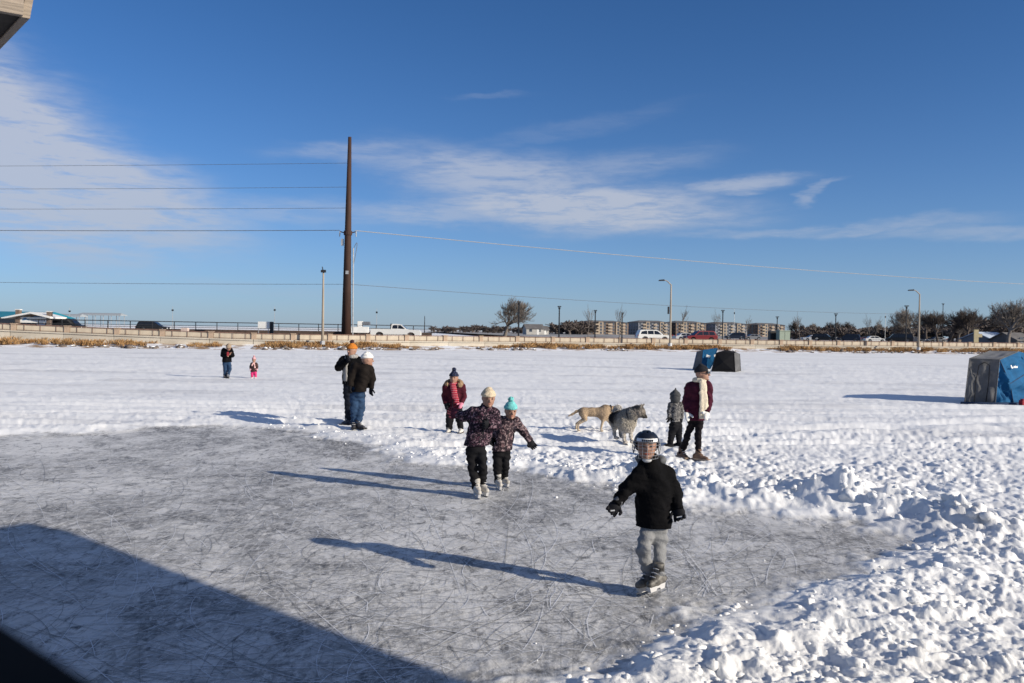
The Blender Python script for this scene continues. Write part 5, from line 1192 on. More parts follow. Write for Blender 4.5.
# ---- two girls skating arm in arm
def girls():
    pat1 = pattern('dark_floral_print', [(.014, .010, .017), (.055, .02, .036), (.20, .13, .16), (.009, .007, .012)], 24)
    pat2 = pattern('mauve_floral_print', [(.03, .02, .027), (.15, .09, .10), (.26, .19, .20), (.02, .014, .02)], 19)
    sk = mat('white_skate_boot', (.44, .42, .39), .5, .15, 12)
    kn = mat('cream_knit', (.60, .50, .36), .95, .15, 30, .8, 90, stretch=(1, 1, .25)); teal = mat('teal_knit', (.16, .52, .52), .95, .15, 30, .8, 90, stretch=(1, 1, .25))
    person('taller girl in cream knit hat, dark floral jacket and black snow pants on skates', (479, 497),
        dict(head=(488.3, 398.5, -.02), neck=(486, 408.5, 0), chest=(483, 420, 0), pelvis=(476, 446, 0), shL=(473, 412.5, .02), shR=(494, 413.5, -.02), elL=(463.5, 417, .06), wrL=(457, 414, .10), elR=(497, 425, -.08), wrR=(487.5, 424.5, -.17),
             hipL=(471, 449, 0), hipR=(481, 449, 0), kneeL=(472.5, 467, -.02), kneeR=(483, 466, -.06), ankL=(476.5, 488.5, -.03), ankR=(482, 486, .10)), (.35, -.94), 1.47, pat1, BLKPANT, sk, (kn,), (mat('maroon_glove', (.09, .015, .03), .8), BLKG), h=.010, kid=True, head_s=.108, skate=True, shoe_len=.235, toe=((.3, -.95), (.5, -.85)), head_fwd=(.25, -.97), pant_w=.86, hem=445.5, coat_w=1.0, tilt=.1, wrist_curl=(.4, 1.0))
    u, Q, I = person('shorter girl in teal pompom hat and mauve floral jacket on skates, arm stretched out', (500.5, 488.5),
        dict(head=(510.5, 411, -.02), neck=(508.5, 419, 0), chest=(506, 428, 0), pelvis=(501.5, 449, 0), shL=(500, 420, .02), shR=(516, 421.5, -.02), elL=(494, 431, .05), wrL=(492, 439, -.02), elR=(524, 432.5, -.04), wrR=(530.5, 442, -.08),
             hipL=(497.5, 452, 0), hipR=(505.5, 452, 0), kneeL=(497.5, 466, -.05), kneeR=(506, 464.5, -.02), ankL=(498, 482, -.05), ankR=(503.5, 479.5, .16)), (.45, -.89), 1.30, pat2, BLKPANT, sk, (teal, teal), (BLKG, BLKG), h=.010, kid=True, head_s=.104, skate=True, shoe_len=.215, toe=((.3, -.95), (.5, -.85)), head_fwd=(.3, -.95), hatkind='bobble', hem=450.5, pant_w=.9, coat_w=.98, tilt=.1, wrist_curl=(.4, .35))
girls()
def scarf(I, u, matr, ends, width=.05, name='scarf', h=.010):
    """ring round the neck with hanging ends; ends: list of (side, drop, spread)"""
    n = I['neck']; w = I['w']; fw, rt = I['fw'], I['rt']; up = np.array([0, 0, 1.])
    ring = [n + up * .02 * w + (fw * math.cos(a) * .085 + rt * math.sin(a) * .085) * w - fw * .01 for a in np.linspace(0, 2 * PI, 10)]
    def f(p):
        d = np.minimum.reduce([cone(p, ring[i], ring[i + 1], .045 * w, .045 * w) for i in range(9)])
        for sd, drop, spr in ends:
            a = n + fw * .13 * w + rt * sd * .035 * w; b = n + fw * (.198 * w) + rt * (sd * .035 + spr) * w - up * drop * .5; c = n + fw * (.208 * w) + rt * (sd * .035 + spr * 1.6) * w - up * drop
            d = smin(d, np.minimum(cone(p, a, b, width * w, width * w, (fw, .45)), np.maximum(cone(p, b, c, width * w, width * 1.1 * w, (fw, .45)), (c[2] + .0) - p[..., 2])), .015)
        return d + folds(p, .005, 60, 6)
    return sdf_obj(name, f, [n] + [n - up * e[1] + fw * .2 for e in ends] + ring, .12, h, matr, u)
# ---- figure in maroon coat with fur hood and red scarf, behind the girls
def maroon():
    mar = mat('maroon_coat', (.060, .008, .016), .85, .3, 10, spec=.15); navy = pattern('navy_knit', [(.012, .016, .04), (.05, .07, .14), (.02, .02, .035)], 30)
    u, Q, I = person('person in maroon coat with fur hood and red scarf behind the skating girls', (453.5, 432.5),
        dict(head=(454, 378, -.02), neck=(454, 385, 0), chest=(454, 392, 0), pelvis=(454, 409, 0), shL=(446.5, 386.5, 0), shR=(461.5, 386.5, 0), elL=(444.5, 396, .02), wrL=(446, 404, -.10), elR=(464, 396, .02), wrR=(461.5, 403.5, -.12),
             hipL=(450.5, 411, 0), hipR=(457.5, 411, 0), kneeL=(449.5, 420, -.03), kneeR=(459.5, 419, -.05), ankL=(448.8, 429.5, 0), ankR=(461, 428.5, -.05)), (-.15, -.99), 1.46, mar, BLKPANT, mat('pale_skate', (.55, .52, .48), .6), (navy, navy), (BLKG, mat('pink_mitten', (.62, .22, .30), .9)), h=.013, kid=True, head_s=.112, hatkind='bobble', shoe_len=.22, mitten=True, hem=408.5, coat_w=1.08, pant_w=1.1)
    red = bands('red_plaid_scarf', [(.36, .012, .035), (.55, .24, .26), (.40, .014, .04)], 9, 2)
    scarf(I, u, red, [(-.6, .34, -.06), (.3, .27, -.05)], .055)
    fur = mat('tan_fur_trim', (.30, .20, .12), 1.0, .4, 40, .8, 120); n = I['neck']; w = I['w']
    ring = [n + np.array([0, 0, .03]) + I['rt'] * math.cos(a) * .17 * w - I['fw'] * (math.sin(a) * .10 * w - .02) + np.array([0, 0, .05 * math.sin(a)]) for a in np.linspace(-.5, PI + .5, 10)]
    sdf_obj('fur_trim', lambda p: np.minimum.reduce([cone(p, ring[i], ring[i + 1], .048, .048) for i in range(9)]) + folds(p, .012, 140, 3), ring, .08, .011, fur, u)
maroon()
# ---- couple on the snow: orange hat, and white hat in front
def couple():
    org = bands('orange_striped_knit', [(.62, .20, .02), (.16, .06, .03), (.66, .26, .04)], 16, 2)
    den = mat('dark_denim', (.009, .011, .018), .85, .25, 12, spec=.15); jean = mat('blue_jeans', (.022, .048, .10), .85, .3, 10, .3, 80, spec=.15)
    u, Q, I = person('man in orange striped bobble hat and black jacket raising one arm to his face', (351, 424.5),
        dict(head=(352, 350.5, -.03), neck=(352, 357.5, 0), chest=(350.5, 365, 0), pelvis=(350.5, 384, 0), shL=(343, 360.5, -.02), shR=(359.5, 361, .02), elL=(338.5, 367.5, -.16), wrL=(347, 360.5, -.30), elR=(362, 370, .05), wrR=(362, 380, 0),
             hipL=(347.5, 387, 0), hipR=(353.5, 387, 0), kneeL=(348.8, 403, -.03), kneeR=(354, 403, .03), ankL=(348.5, 420, 0), ankR=(355, 420, .05)), (-.55, -.83), 1.83, BLKJ, den, mat('dark_blue_boot', (.03, .035, .05), .7, .3), (org, mat('dark_pompom', (.05, .025, .03), .95)), (BLKG, BLKG), h=.014, hatkind='bobble', head_s=.125, shoe_len=.29, hem=384.5, wrist_curl=(1.0, .5), arm_w=1.05)
    scarf(I, u, mat('pale_grey_scarf', (.30, .29, .28), .9, .15, 20), [(.4, .50, -.03)], .05, h=.013)
    br = mat('black_brown_coat', (.010, .0075, .0065), .8, .3, 8, spec=.12)
    person('person in white hat, black coat and blue jeans standing in front of the orange hat', (359, 428),
        shift(-2.2, head=(369.3, 360.0, .02), neck=(367, 366.5, 0), chest=(364.5, 373, 0), pelvis=(360, 391, 0), shL=(357, 367, -.03), shR=(372, 369, .02), elL=(353.5, 377.5, -.10), wrL=(352, 386.5, -.12), elR=(374.5, 379, .0), wrR=(373.3, 389, -.03),
             hipL=(357, 394, -.02), hipR=(363.5, 394, .03), kneeL=(356.5, 408, -.02), kneeR=(363, 408, .03), ankL=(356.5, 422.5, 0), ankR=(360.5, 422.5, -.06)), (.75, .65), 1.68, br, jean, mat('dark_grey_boot', (.035, .035, .042), .7, .3), (mat('white_knit', (.72, .71, .68), .95, .1, 30, .6, 90),), (BLKG, BLKG), h=.014, head_s=.128, shoe_len=.27, hem=391.5, head_fwd=(.9, .43), toe=((.1, -.99), (.8, -.6)), coat_w=1.12)
couple()
# ---- man and toddler far left
def far_pair():
    jean = mat('blue_jeans', (.035, .075, .145)); 
    u, Q, I = person('man in dark jacket and jeans looking down at his hands, far left on the ice', (226.5, 378),
        dict(head=(228.6, 347.3, -.10), neck=(227.6, 350, 0), chest=(227, 353.3, 0), pelvis=(226.8, 362, .02), shL=(223.6, 349.8, 0), shR=(231, 350, 0), elL=(222, 355.5, .03), wrL=(227.6, 355.5, -.28), elR=(232.8, 355.8, .0), wrR=(230, 354, -.30),
             hipL=(225, 363.5, 0), hipR=(228.8, 363.5, 0), kneeL=(225.4, 369.5, -.05), kneeR=(229.8, 369.2, -.05), ankL=(224.9, 376, 0), ankR=(227.9, 375.6, -.1)), (.35, -.93), 1.62, BLKJ, jean, mat('dark_grey_boot', (.035, .035, .042)), (mat('tan_cap', (.28, .21, .15), .9),), (SKIN, SKIN), h=.022, head_s=.125, shoe_len=.27, hem=362.3, tilt=.7, coat_w=1.05, wrist_curl=(.9, .9))
    ph = (Q['wrL'] + Q['wrR']) / 2 + np.array([0, -.10, .04]); tag(mobj('phone', MB().box((-.04, -.006, -.075), (.04, .006, .075)).mesh('phone'), mat('red_phone_case', (.35, .03, .04), .4), None, tuple(np.array(u.location) + ph)), 'small red phone held by the man in jeans far left', 'phone')
    pk = mat('hot_pink_pants', (.62, .03, .16), .8, .15, 12); pkh = pattern('pink_knit', [(.60, .30, .33), (.35, .12, .16), (.65, .42, .42)], 25)
    u, Q, I = person('toddler in dark coat, pink hat and hot pink pants beside the far man', (253.5, 378.6),
        dict(head=(254, 360, -.01), neck=(254, 363, 0), chest=(254, 365.2, 0), pelvis=(253.8, 370, 0), shL=(251.8, 363.7, 0), shR=(256.2, 363.7, 0), elL=(250.4, 366.3, 0), wrL=(250.4, 369, -.05), elR=(257.4, 366.3, 0), wrR=(257.2, 369, -.05),
             hipL=(252.6, 371, 0), hipR=(255, 371, 0), kneeL=(252.2, 374, -.02), kneeR=(255.4, 374, -.02), ankL=(252, 377, 0), ankR=(255.6, 377, 0)), (.1, -1), .98, mat('dark_brown_coat', (.05, .022, .02), .85, .3, 12), pk, mat('pale_boot', (.6, .5, .5), .8), (pkh, pkh), (pkh, pkh), h=.016, kid=True, head_s=.098, hatkind='bobble', shoe_len=.16, hem=371.8, coat_w=1.25, pant_w=1.3, mitten=True)
    scarf(I, u, mat('pale_pink_scarf', (.66, .40, .38), .9, .1), [(-.8, .20, -.05), (.6, .12, .05)], .05, h=.014)
far_pair()
# ---- woman with sunglasses and the child beside her
def woman():
    mar = mat('plum_coat', (.055, .009, .022), .85, .3, 9, .25, 60, spec=.15); leg = mat('black_leggings', (.009, .007, .009), .85, .2, 12, spec=.12)
    cream = mat('cream_scarf', (.66, .58, .45), .95, .12, 20, .6, 70); wht = mat('white_mitten', (.74, .73, .70), .95, .08, 30, .6, 90); bb = mat('brown_boot', (.13, .075, .05), .7, .35, 14)
    u, Q, I = person('woman in plum coat, cream scarf, white mittens and sunglasses looking right', (692, 459),
        dict(head=(702, 374, -.02), neck=(700, 381.5, 0), chest=(698.5, 391, 0), pelvis=(696, 414, 0), shL=(690.5, 386, .05), shR=(707, 385.5, -.05), elL=(686, 400, .04), wrL=(686.8, 413.5, -.10), elR=(709.5, 400, -.05), wrR=(706.8, 413, -.20),
             hipL=(692.5, 418, .03), hipR=(699.5, 418, -.03), kneeL=(687.5, 436.5, .05), kneeR=(698.5, 436.5, -.05), ankL=(681.5, 453, .15), ankR=(698.5, 455, -.06)), (.12, -.99), 1.64, mar, leg, bb, (mat('black_hat_knit', (.015, .015, .02), .95, .2, 30, .5, 90),), (wht, wht), h=.011, head_s=.122, shoe_len=.255, toe=((.35, -.94), (.75, -.66)), head_fwd=(.85, -.52), mitten=True, hem=420, coat_w=.90, arm_w=.86, pant_w=.72, tilt=-.12, sole=mat('tan_sole', (.30, .22, .16), .8))
    scarf(I, u, cream, [(-.5, .57, -.01), (.5, .59, .01)], .044)
    s = I['s']; r, f, up = I['HM']; c = I['hd']; m = MB()
    for k in (-1, 1):
        q = c + f * s * .97 + k * r * s * .32 + up * s * .12; m.tube([tuple(q), tuple(q + f * s * .03)], s * .22, 12)
        m.tube([tuple(q + k * r * s * .2), tuple(c + k * r * s * .80 + up * s * .12 - f * s * .1)], s * .035, 5)
    m.tube([tuple(c + f * s * 1.0 - r * s * .14 + up * s * .15), tuple(c + f * s * 1.0 + r * s * .14 + up * s * .15)], s * .04, 5); m.build('sunglasses', GLASS, u)
    q = c + f * s * 1.06 + up * s * .42 + r * s * .1; MB().box((-.02, -.006, -.018), (.02, .006, .018), Matrix.Translation(Vector(q))).build('hat_patch', wht, u)
    pl = pattern('grey_plaid', [(.055, .055, .06), (.16, .155, .15), (.03, .03, .035), (.24, .23, .22)], 26); kn = mat('grey_fleece', (.06, .062, .065), .95, .2, 20, .5, 70)
    u, Q, I = person('small child in grey pointed hat and plaid jacket standing left of the woman', (673.5, 446.5),
        dict(head=(675.3, 397.5, .0), neck=(675.5, 403.5, 0), chest=(676, 409.5, 0), pelvis=(675.5, 423.5, 0), shL=(671.3, 404.8, 0), shR=(680.3, 404.8, 0), elL=(669.6, 411.5, -.03), wrL=(669, 418, -.06), elR=(681.6, 412, 0), wrR=(681.5, 419, 0),
             hipL=(673, 425.5, 0), hipR=(678, 425.5, 0), kneeL=(671.8, 434, -.03), kneeR=(678.6, 433.5, 0), ankL=(670, 443.5, -.02), ankR=(679, 442.5, .05)), (-.8, .6), 1.10, pl, mat('charcoal_pants', (.011, .011, .014), .85, .3, 10, spec=.12), BLKG, (kn, kn), (BLKG, BLKG), h=.011, kid=True, head_s=.104, shoe_len=.18, hem=421.5, head_fwd=(-.8, .6), coat_w=1.05, pant_w=1.25, toe=((-.9, -.2), (-.6, .6)))
    s = I['s']; up = np.array([0, 0, 1.]); c = I['hd']
    sdf_obj('hat_peak', lambda p: smin(cone(p, c + up * s * .9, c + up * s * 1.35, s * .5, s * .16), cone(p, c + up * s * 1.3, c + up * s * 1.65 + I['rt'] * s * .1, s * .14, s * .12), .02), [c + up * s * 1.2], s * .9, .010, kn, u)
    sdf_obj('balaclava', lambda p: np.maximum(np.maximum(ell(p, c - up * s * .1, (s * .92, s * 1.0, s * 1.05)), -ell(p, c + N3((-.8, .6, 0)) * s * .8, (s * .55, s * .55, s * .55))), np.abs(p[..., 2] - c[2] + s * .2) - s * .75), [c], s * 1.2, .010, kn, u)
woman()
# ================================================================== dogs
def dog(label, foot, J, spec, colfn, h, furlen, furn, collar, tailpts, shaggy):
    b = stand_at(*foot); Y = b.y
    u = empty('dog', b, 0, label, 'dog', 'dogs meeting on the snow'); Q = {k: np.array((at_y(v[0], v[1], Y + v[2]) - b)[:]) for k, v in J.items()}
    up = np.array([0, 0, 1.]); g = spec
    hf = N3(Q['nose'] - Q['skull']); hs = N3(np.cross(hf, up)); hu = np.cross(hs, hf); HM = np.array([hs, hf, hu])
    def f(p):
        d = cone(p, Q['rump'], Q['loin'], g['rump'], g['loin'])
        d = smin(d, cone(p, Q['loin'], Q['chest'], g['loin'], g['chest']), .05)
        d = smin(d, ell(p, Q['chest'] - up * .03, (g['chest'] * .95, g['chest'] * .95, g['chest'] * 1.22)), .05)
        d = smin(d, cone(p, Q['withers'], Q['neck'], g['neck'] * 1.2, g['neck']), .06)
        d = smin(d, ell(p, Q['skull'], (g['head'], g['head'] * 1.15, g['head'] * .95), HM), .035)
        d = smin(d, cone(p, Q['skull'] + hf * g['head'] * .6 - hu * g['head'] * .28, Q['nose'], g['head'] * .50, g['head'] * .34), .025)
        d = smin(d, cone(p, Q['skull'] + hf * g['head'] * .5 - hu * g['head'] * .62, Q['nose'] - hu * g['head'] * .34 - hf * g['head'] * .25, g['head'] * .3, g['head'] * .2), .015)
        for k in (-1, 1):
            e = Q['skull'] + k * hs * g['head'] * .62 + hu * g['head'] * .55 - hf * g['head'] * .3
            if g['ear'] == 'up': d = smin(d, cone(p, e, e + hu * g['head'] * 1.0 + k * hs * g['head'] * .15, g['head'] * .34, g['head'] * .06, (hf, .5)), .012)
            else: d = smin(d, cone(p, e, e - hu * g['head'] * .8 + k * hs * g['head'] * .35, g['head'] * .24, g['head'] * .2, (hs, .4)), .012)
        for nm in ('FL', 'FR'):
            d = smin(d, cone(p, Q['sh' + nm], Q['el' + nm], g['leg'] * 1.9, g['leg'] * 1.35), .05); d = smin(d, cone(p, Q['el' + nm], Q['wr' + nm], g['leg'] * 1.25, g['leg'] * .85), .02); d = smin(d, cone(p, Q['wr' + nm], Q['pa' + nm] + up * g['leg'] * .8, g['leg'] * .85, g['leg'] * .75), .012)
            d = smin(d, ell(p, Q['pa' + nm] + np.array([g['face'][0], g['face'][1], 0]) * g['leg'] * .9 + up * g['leg'] * .55, (g['leg'] * 1.3, g['leg'] * 1.3, g['leg'] * .7)), .015)
        for nm in ('HL', 'HR'):
            d = smin(d, cone(p, Q['hip' + nm], Q['kn' + nm], g['leg'] * 2.5, g['leg'] * 1.55), .05); d = smin(d, cone(p, Q['kn' + nm], Q['ho' + nm], g['leg'] * 1.35, g['leg'] * .8), .02); d = smin(d, cone(p, Q['ho' + nm], Q['pa' + nm] + up * g['leg'] * .8, g['leg'] * .8, g['leg'] * .75), .012)
            d = smin(d, ell(p, Q['pa' + nm] + np.array([g['face'][0], g['face'][1], 0]) * g['leg'] * .9 + up * g['leg'] * .55, (g['leg'] * 1.3, g['leg'] * 1.3, g['leg'] * .7)), .015)
        T = [np.array((at_y(v[0], v[1], Y + v[2]) - b)[:]) for v in tailpts]
        for i in range(len(T) - 1): d = smin(d, cone(p, T[i], T[i + 1], g['tail'][i], g['tail'][i + 1]), .02)
        return np.maximum(d + folds(p, shaggy, 60, 12), .001 - p[..., 2])
    pts = list(Q.values()) + [np.array((at_y(v[0], v[1], Y + v[2]) - b)[:]) for v in tailpts]
    P, F = surf(f, np.array(pts).min(0) - .22, np.array(pts).max(0) + .22, h)
    me = npmesh('body', P, F); me2 = None
    col = colfn(P, Q, g); ca = me.color_attributes.new('coat', 'FLOAT_COLOR', 'POINT'); ca.data.foreach_set('color', np.column_stack([col, np.ones(len(P))]).astype(np.float32).ravel())
    def furmat():
        m = bpy.data.materials.new('dog_coat'); m.use_nodes = True; N = m.node_tree.nodes; L = m.node_tree.links; bs = N['Principled BSDF']; bs.inputs['Roughness'].default_value = .9; bs.inputs['Specular IOR Level'].default_value = .15
        at = N.new('ShaderNodeAttribute'); at.attribute_name = 'coat'; tc = N.new('ShaderNodeTexCoord'); n = N.new('ShaderNodeTexNoise'); n.inputs['Scale'].default_value = 45; n.inputs['Detail'].default_value = 4; L.new(tc.outputs['Object'], n.inputs['Vector'])
        mr = N.new('ShaderNodeMapRange'); L.new(n.outputs[0], mr.inputs[0]); mr.inputs[1].default_value = .3; mr.inputs[2].default_value = .7; mr.inputs[3].default_value = .62; mr.inputs[4].default_value = 1.25
        mx = N.new('ShaderNodeMix'); mx.data_type = 'RGBA'; mx.blend_type = 'MULTIPLY'; mx.inputs[0].default_value = 1; L.new(at.outputs['Color'], mx.inputs[6]); L.new(mr.outputs[0], mx.inputs[7]); L.new(mx.outputs[2], bs.inputs['Base Color']); return m
    fm = furmat(); bo = mobj('body', me, fm, u, smooth=True)
    # hair: short tapered blades lying back along the body
    rng = np.random.default_rng(4); nrm = np.empty(len(P) * 3, np.float32); me.vertices.foreach_get('normal', nrm); nrm = nrm.reshape(-1, 3)
    pick = rng.integers(0, len(P), furn); p = P[pick]; nn = nrm[pick]; back = N3(Q['rump'] - Q['chest']) * .9 + np.array([0, 0, -.5]); dr = nn * .55 + back + rng.normal(size=(furn, 3)) * .25; dr /= np.linalg.norm(dr, axis=1)[:, None]
    dr = np.where((dr * nn).sum(1)[:, None] < .15, dr + nn * .5, dr); sd = np.cross(dr, nn); sd /= np.linalg.norm(sd, axis=1)[:, None] + 1e-6
    thin = np.clip((p[:, 2] - .10) / .25, .25, 1)[:, None]; hd = np.linalg.norm(p - Q['nose'], axis=1)[:, None]; thin = thin * np.clip((hd - g['head'] * .8) / (g['head'] * 2), .08, 1)
    ln = furlen * rng.uniform(.6, 1.2, (furn, 1)) * thin; wd = .0045 + furlen * .05
    V = np.stack([p + sd * wd, p - sd * wd, p + dr * ln], 1).reshape(-1, 3); Ff = np.arange(furn * 3).reshape(-1, 3)
    fe = npmesh('fur', V, Ff); ca = fe.color_attributes.new('coat', 'FLOAT_COLOR', 'POINT'); cc = np.repeat(col[pick] * rng.uniform(.65, 1.3, (furn, 1)), 3, 0); ca.data.foreach_set('color', np.column_stack([cc, np.ones(len(cc))]).astype(np.float32).ravel())
    mobj('fur', fe, fm, u)
    nz = Q['nose'] + hf * g['head'] * .32; sdf_obj('nose', lambda q: ell(q, nz, (g['head'] * .17, g['head'] * .13, g['head'] * .14), HM), [nz], .05, .005, EYEM, u)
    for k in (-1, 1):
        e = Q['skull'] + hf * g['head'] * .92 + k * hs * g['head'] * .42 + hu * g['head'] * .22; sdf_obj('eye', lambda q: ell(q, e, (g['head'] * .12,) * 3), [e], .03, .004, EYEM, u)
    if collar is not None:
        c = Q['withers'] * .35 + Q['neck'] * .65; ax = Vector(N3(Q['neck'] - Q['withers'])); rot = ax.to_track_quat('Z', 'Y').to_matrix(); rr = g['neck'] * 1.08 + (.012 if furlen > .03 else .004)
        MB().tube([tuple(Vector(c) + rot @ Vector((math.cos(a) * rr, math.sin(a) * rr, 0))) for a in np.linspace(0, 2 * PI, 17)], .014, 6).build('collar', collar, u)
    return u, Q
def dogs():
    def tan_c(P, Q, g):
        c = np.tile(np.array([.40, .295, .195]), (len(P), 1)); z = P[:, 2:3]
        c = np.where(z < .24, np.array([.47, .38, .28]), c); belly = (z < .38) & (z > .24); c = np.where(belly, c * 1.05, c)
        bk = np.clip((P[:, 2:3] - .50) / .06, 0, 1); return c * (1 - .28 * bk)
    dog('slim tan short-haired dog with its tail out, nosing at the grey dog', (595, 431),
        dict(rump=(583.5, 412, 0), loin=(592, 412, .0), chest=(604, 412.5, 0), withers=(606, 409, 0), neck=(612.5, 409.5, .02), skull=(616.5, 409.5, .04), nose=(621.5, 412.5, .06),
             shFL=(605, 414, -.06), elFL=(603, 420, -.07), wrFL=(601.5, 426.5, -.07), paFL=(601, 431.5, -.07), shFR=(607, 414, .06), elFR=(608, 420, .06), wrFR=(611.5, 425.5, .06), paFR=(613.5, 429.5, .06),
             hipHL=(583.5, 414, -.06), knHL=(585.5, 419.5, -.07), hoHL=(578.5, 424, -.07), paHL=(578, 431, -.07), hipHR=(583, 414, .06), knHR=(584, 419, .07), hoHR=(576.5, 423.5, .07), paHR=(576, 429.5, .07)),
        dict(rump=.10, loin=.085, chest=.125, neck=.075, head=.072, leg=.026, face=(1, 0), ear='down', tail=(.03, .026, .02, .012)), tan_c, .011, .012, 7000, mat('dark_collar', (.02, .02, .025), .6), [(580.5, 410, 0), (576.5, 411.5, 0), (572.5, 414.2, 0), (568.5, 416, 0)], .0015)
    def husky_c(P, Q, g):
        ax = N3(Q['chest'] - Q['rump']); c = np.tile(np.array([.38, .345, .29]), (len(P), 1)); z = P[:, 2]; t = ((P - Q['rump']) @ ax)
        wob = .025 * np.sin(P[:, 0] * 31) + .025 * np.sin(P[:, 1] * 23 + 1)
        back = np.clip((z + wob - .42) / .06, 0, 1)[:, None]; c = c * (1 - .5 * back) + np.array([.13, .12, .115]) * .5 * back
        sad = (np.clip((z + wob - .34) / .05, 0, 1) * np.clip(1.3 - np.abs(t - .10) / .24, 0, 1))[:, None]; c = c * (1 - sad) + np.array([.02, .019, .02]) * sad
        nk = np.clip(1.2 - np.linalg.norm(P - (Q['neck'] * .5 + Q['withers'] * .5), axis=1) / .17, 0, 1)[:, None]; c = c * (1 - nk * .85) + np.array([.36, .33, .285]) * nk * .85
        hm = (np.linalg.norm(P - Q['skull'], axis=1) < g['head'] * 1.3)[:, None]; top = np.clip((P[:, 2:3] - Q['skull'][2] - .02) / .04, 0, 1); c = np.where(hm, np.array([.25, .22, .19]) * (1 - top) + np.array([.10, .092, .085]) * top, c)
        mz = np.clip(1.15 - np.linalg.norm(P - Q['nose'], axis=1) / (g['head'] * 1.1), 0, 1)[:, None]; c = c * (1 - mz) + np.array([.035, .032, .03]) * mz
        tl = ((z > .52) & (t < .10) & (np.linalg.norm(P - Q['neck'], axis=1) > .3))[:, None]; c = np.where(tl, np.array([.45, .42, .38]), c)
        lg = np.clip((.36 - z) / .14, 0, 1)[:, None]; return c * (1 - lg) + np.array([.50, .46, .41]) * lg
    dog('shaggy grey and black husky-like dog facing right with light legs', (624, 443),
        dict(rump=(617.5, 418.5, .42), loin=(620.5, 418.5, .25), chest=(626.5, 421, 0), withers=(627.5, 416.5, .02), neck=(634, 413.5, -.10), skull=(639.3, 411.3, -.14), nose=(645.6, 416.6, -.19),
             shFL=(624, 421, -.02), elFL=(623.5, 428, .0), wrFL=(624, 436.5, -.03), paFL=(624.5, 443, -.05), shFR=(631, 421, -.03), elFR=(630.5, 428, -.03), wrFR=(631, 436.5, -.06), paFR=(631.8, 442.5, -.08),
             hipHL=(614.5, 419, .42), knHL=(615, 426, .36), hoHL=(614.3, 432, .48), paHL=(615.3, 438.5, .42), hipHR=(620.5, 419, .44), knHR=(621, 426, .38), hoHR=(620.3, 431, .52), paHR=(621, 437.5, .46)),
        dict(rump=.125, loin=.12, chest=.15, neck=.112, head=.098, leg=.036, face=(.5, -.85), ear='up', tail=(.04, .05, .05, .035)), husky_c, .010, .042, 30000, mat('dark_collar', (.02, .02, .025)), [(616.5, 415, .48), (616.2, 410.5, .54), (618, 408.3, .50), (620, 410.3, .42)], .006)
dogs()
# ================================================================== ice-fishing shelters
def cloth(mb, p00, p10, p11, p01, n=10, amp=.03, seed=0):
    """sagging cloth panel between four corners"""
    P = [np.array(p, float) for p in (p00, p10, p11, p01)]; nrm = N3(np.cross(P[1] - P[0], P[3] - P[0])); g = np.linspace(0, 1, n + 1); U, V_ = np.meshgrid(g, g)
    X = ((1 - U) * (1 - V_))[..., None] * P[0] + (U * (1 - V_))[..., None] * P[1] + (U * V_)[..., None] * P[2] + ((1 - U) * V_)[..., None] * P[3]
    d = fbm(U * 2.2 + V_ * 1.3 + seed, V_ * 1.6 - U * .9 + seed * 2, 3, seed) * amp - amp * .6 * np.sin(PI * U) * np.sin(PI * V_)
    edge = np.minimum(np.minimum(U, 1 - U), np.minimum(V_, 1 - V_)); d = d * np.clip(edge * 6, 0, 1)
    X = X + d[..., None] * nrm; m = n + 1
    mb.add([tuple(v) for v in X.reshape(-1, 3)], [(j * m + i, j * m + i + 1, (j + 1) * m + i + 1, (j + 1) * m + i) for j in range(n) for i in range(n)]); return mb
GREYC = mat('grey_shelter_canvas', (.11, .112, .118), .85, .18, 3, .2, 25, spec=.2); BLUEC = mat('blue_shelter_canvas', (.006, .082, .20), .8, .15, 3, .2, 25, spec=.2); BLKC = mat('black_shelter_canvas', (.010, .010, .012), .85, .2, 3, spec=.2)
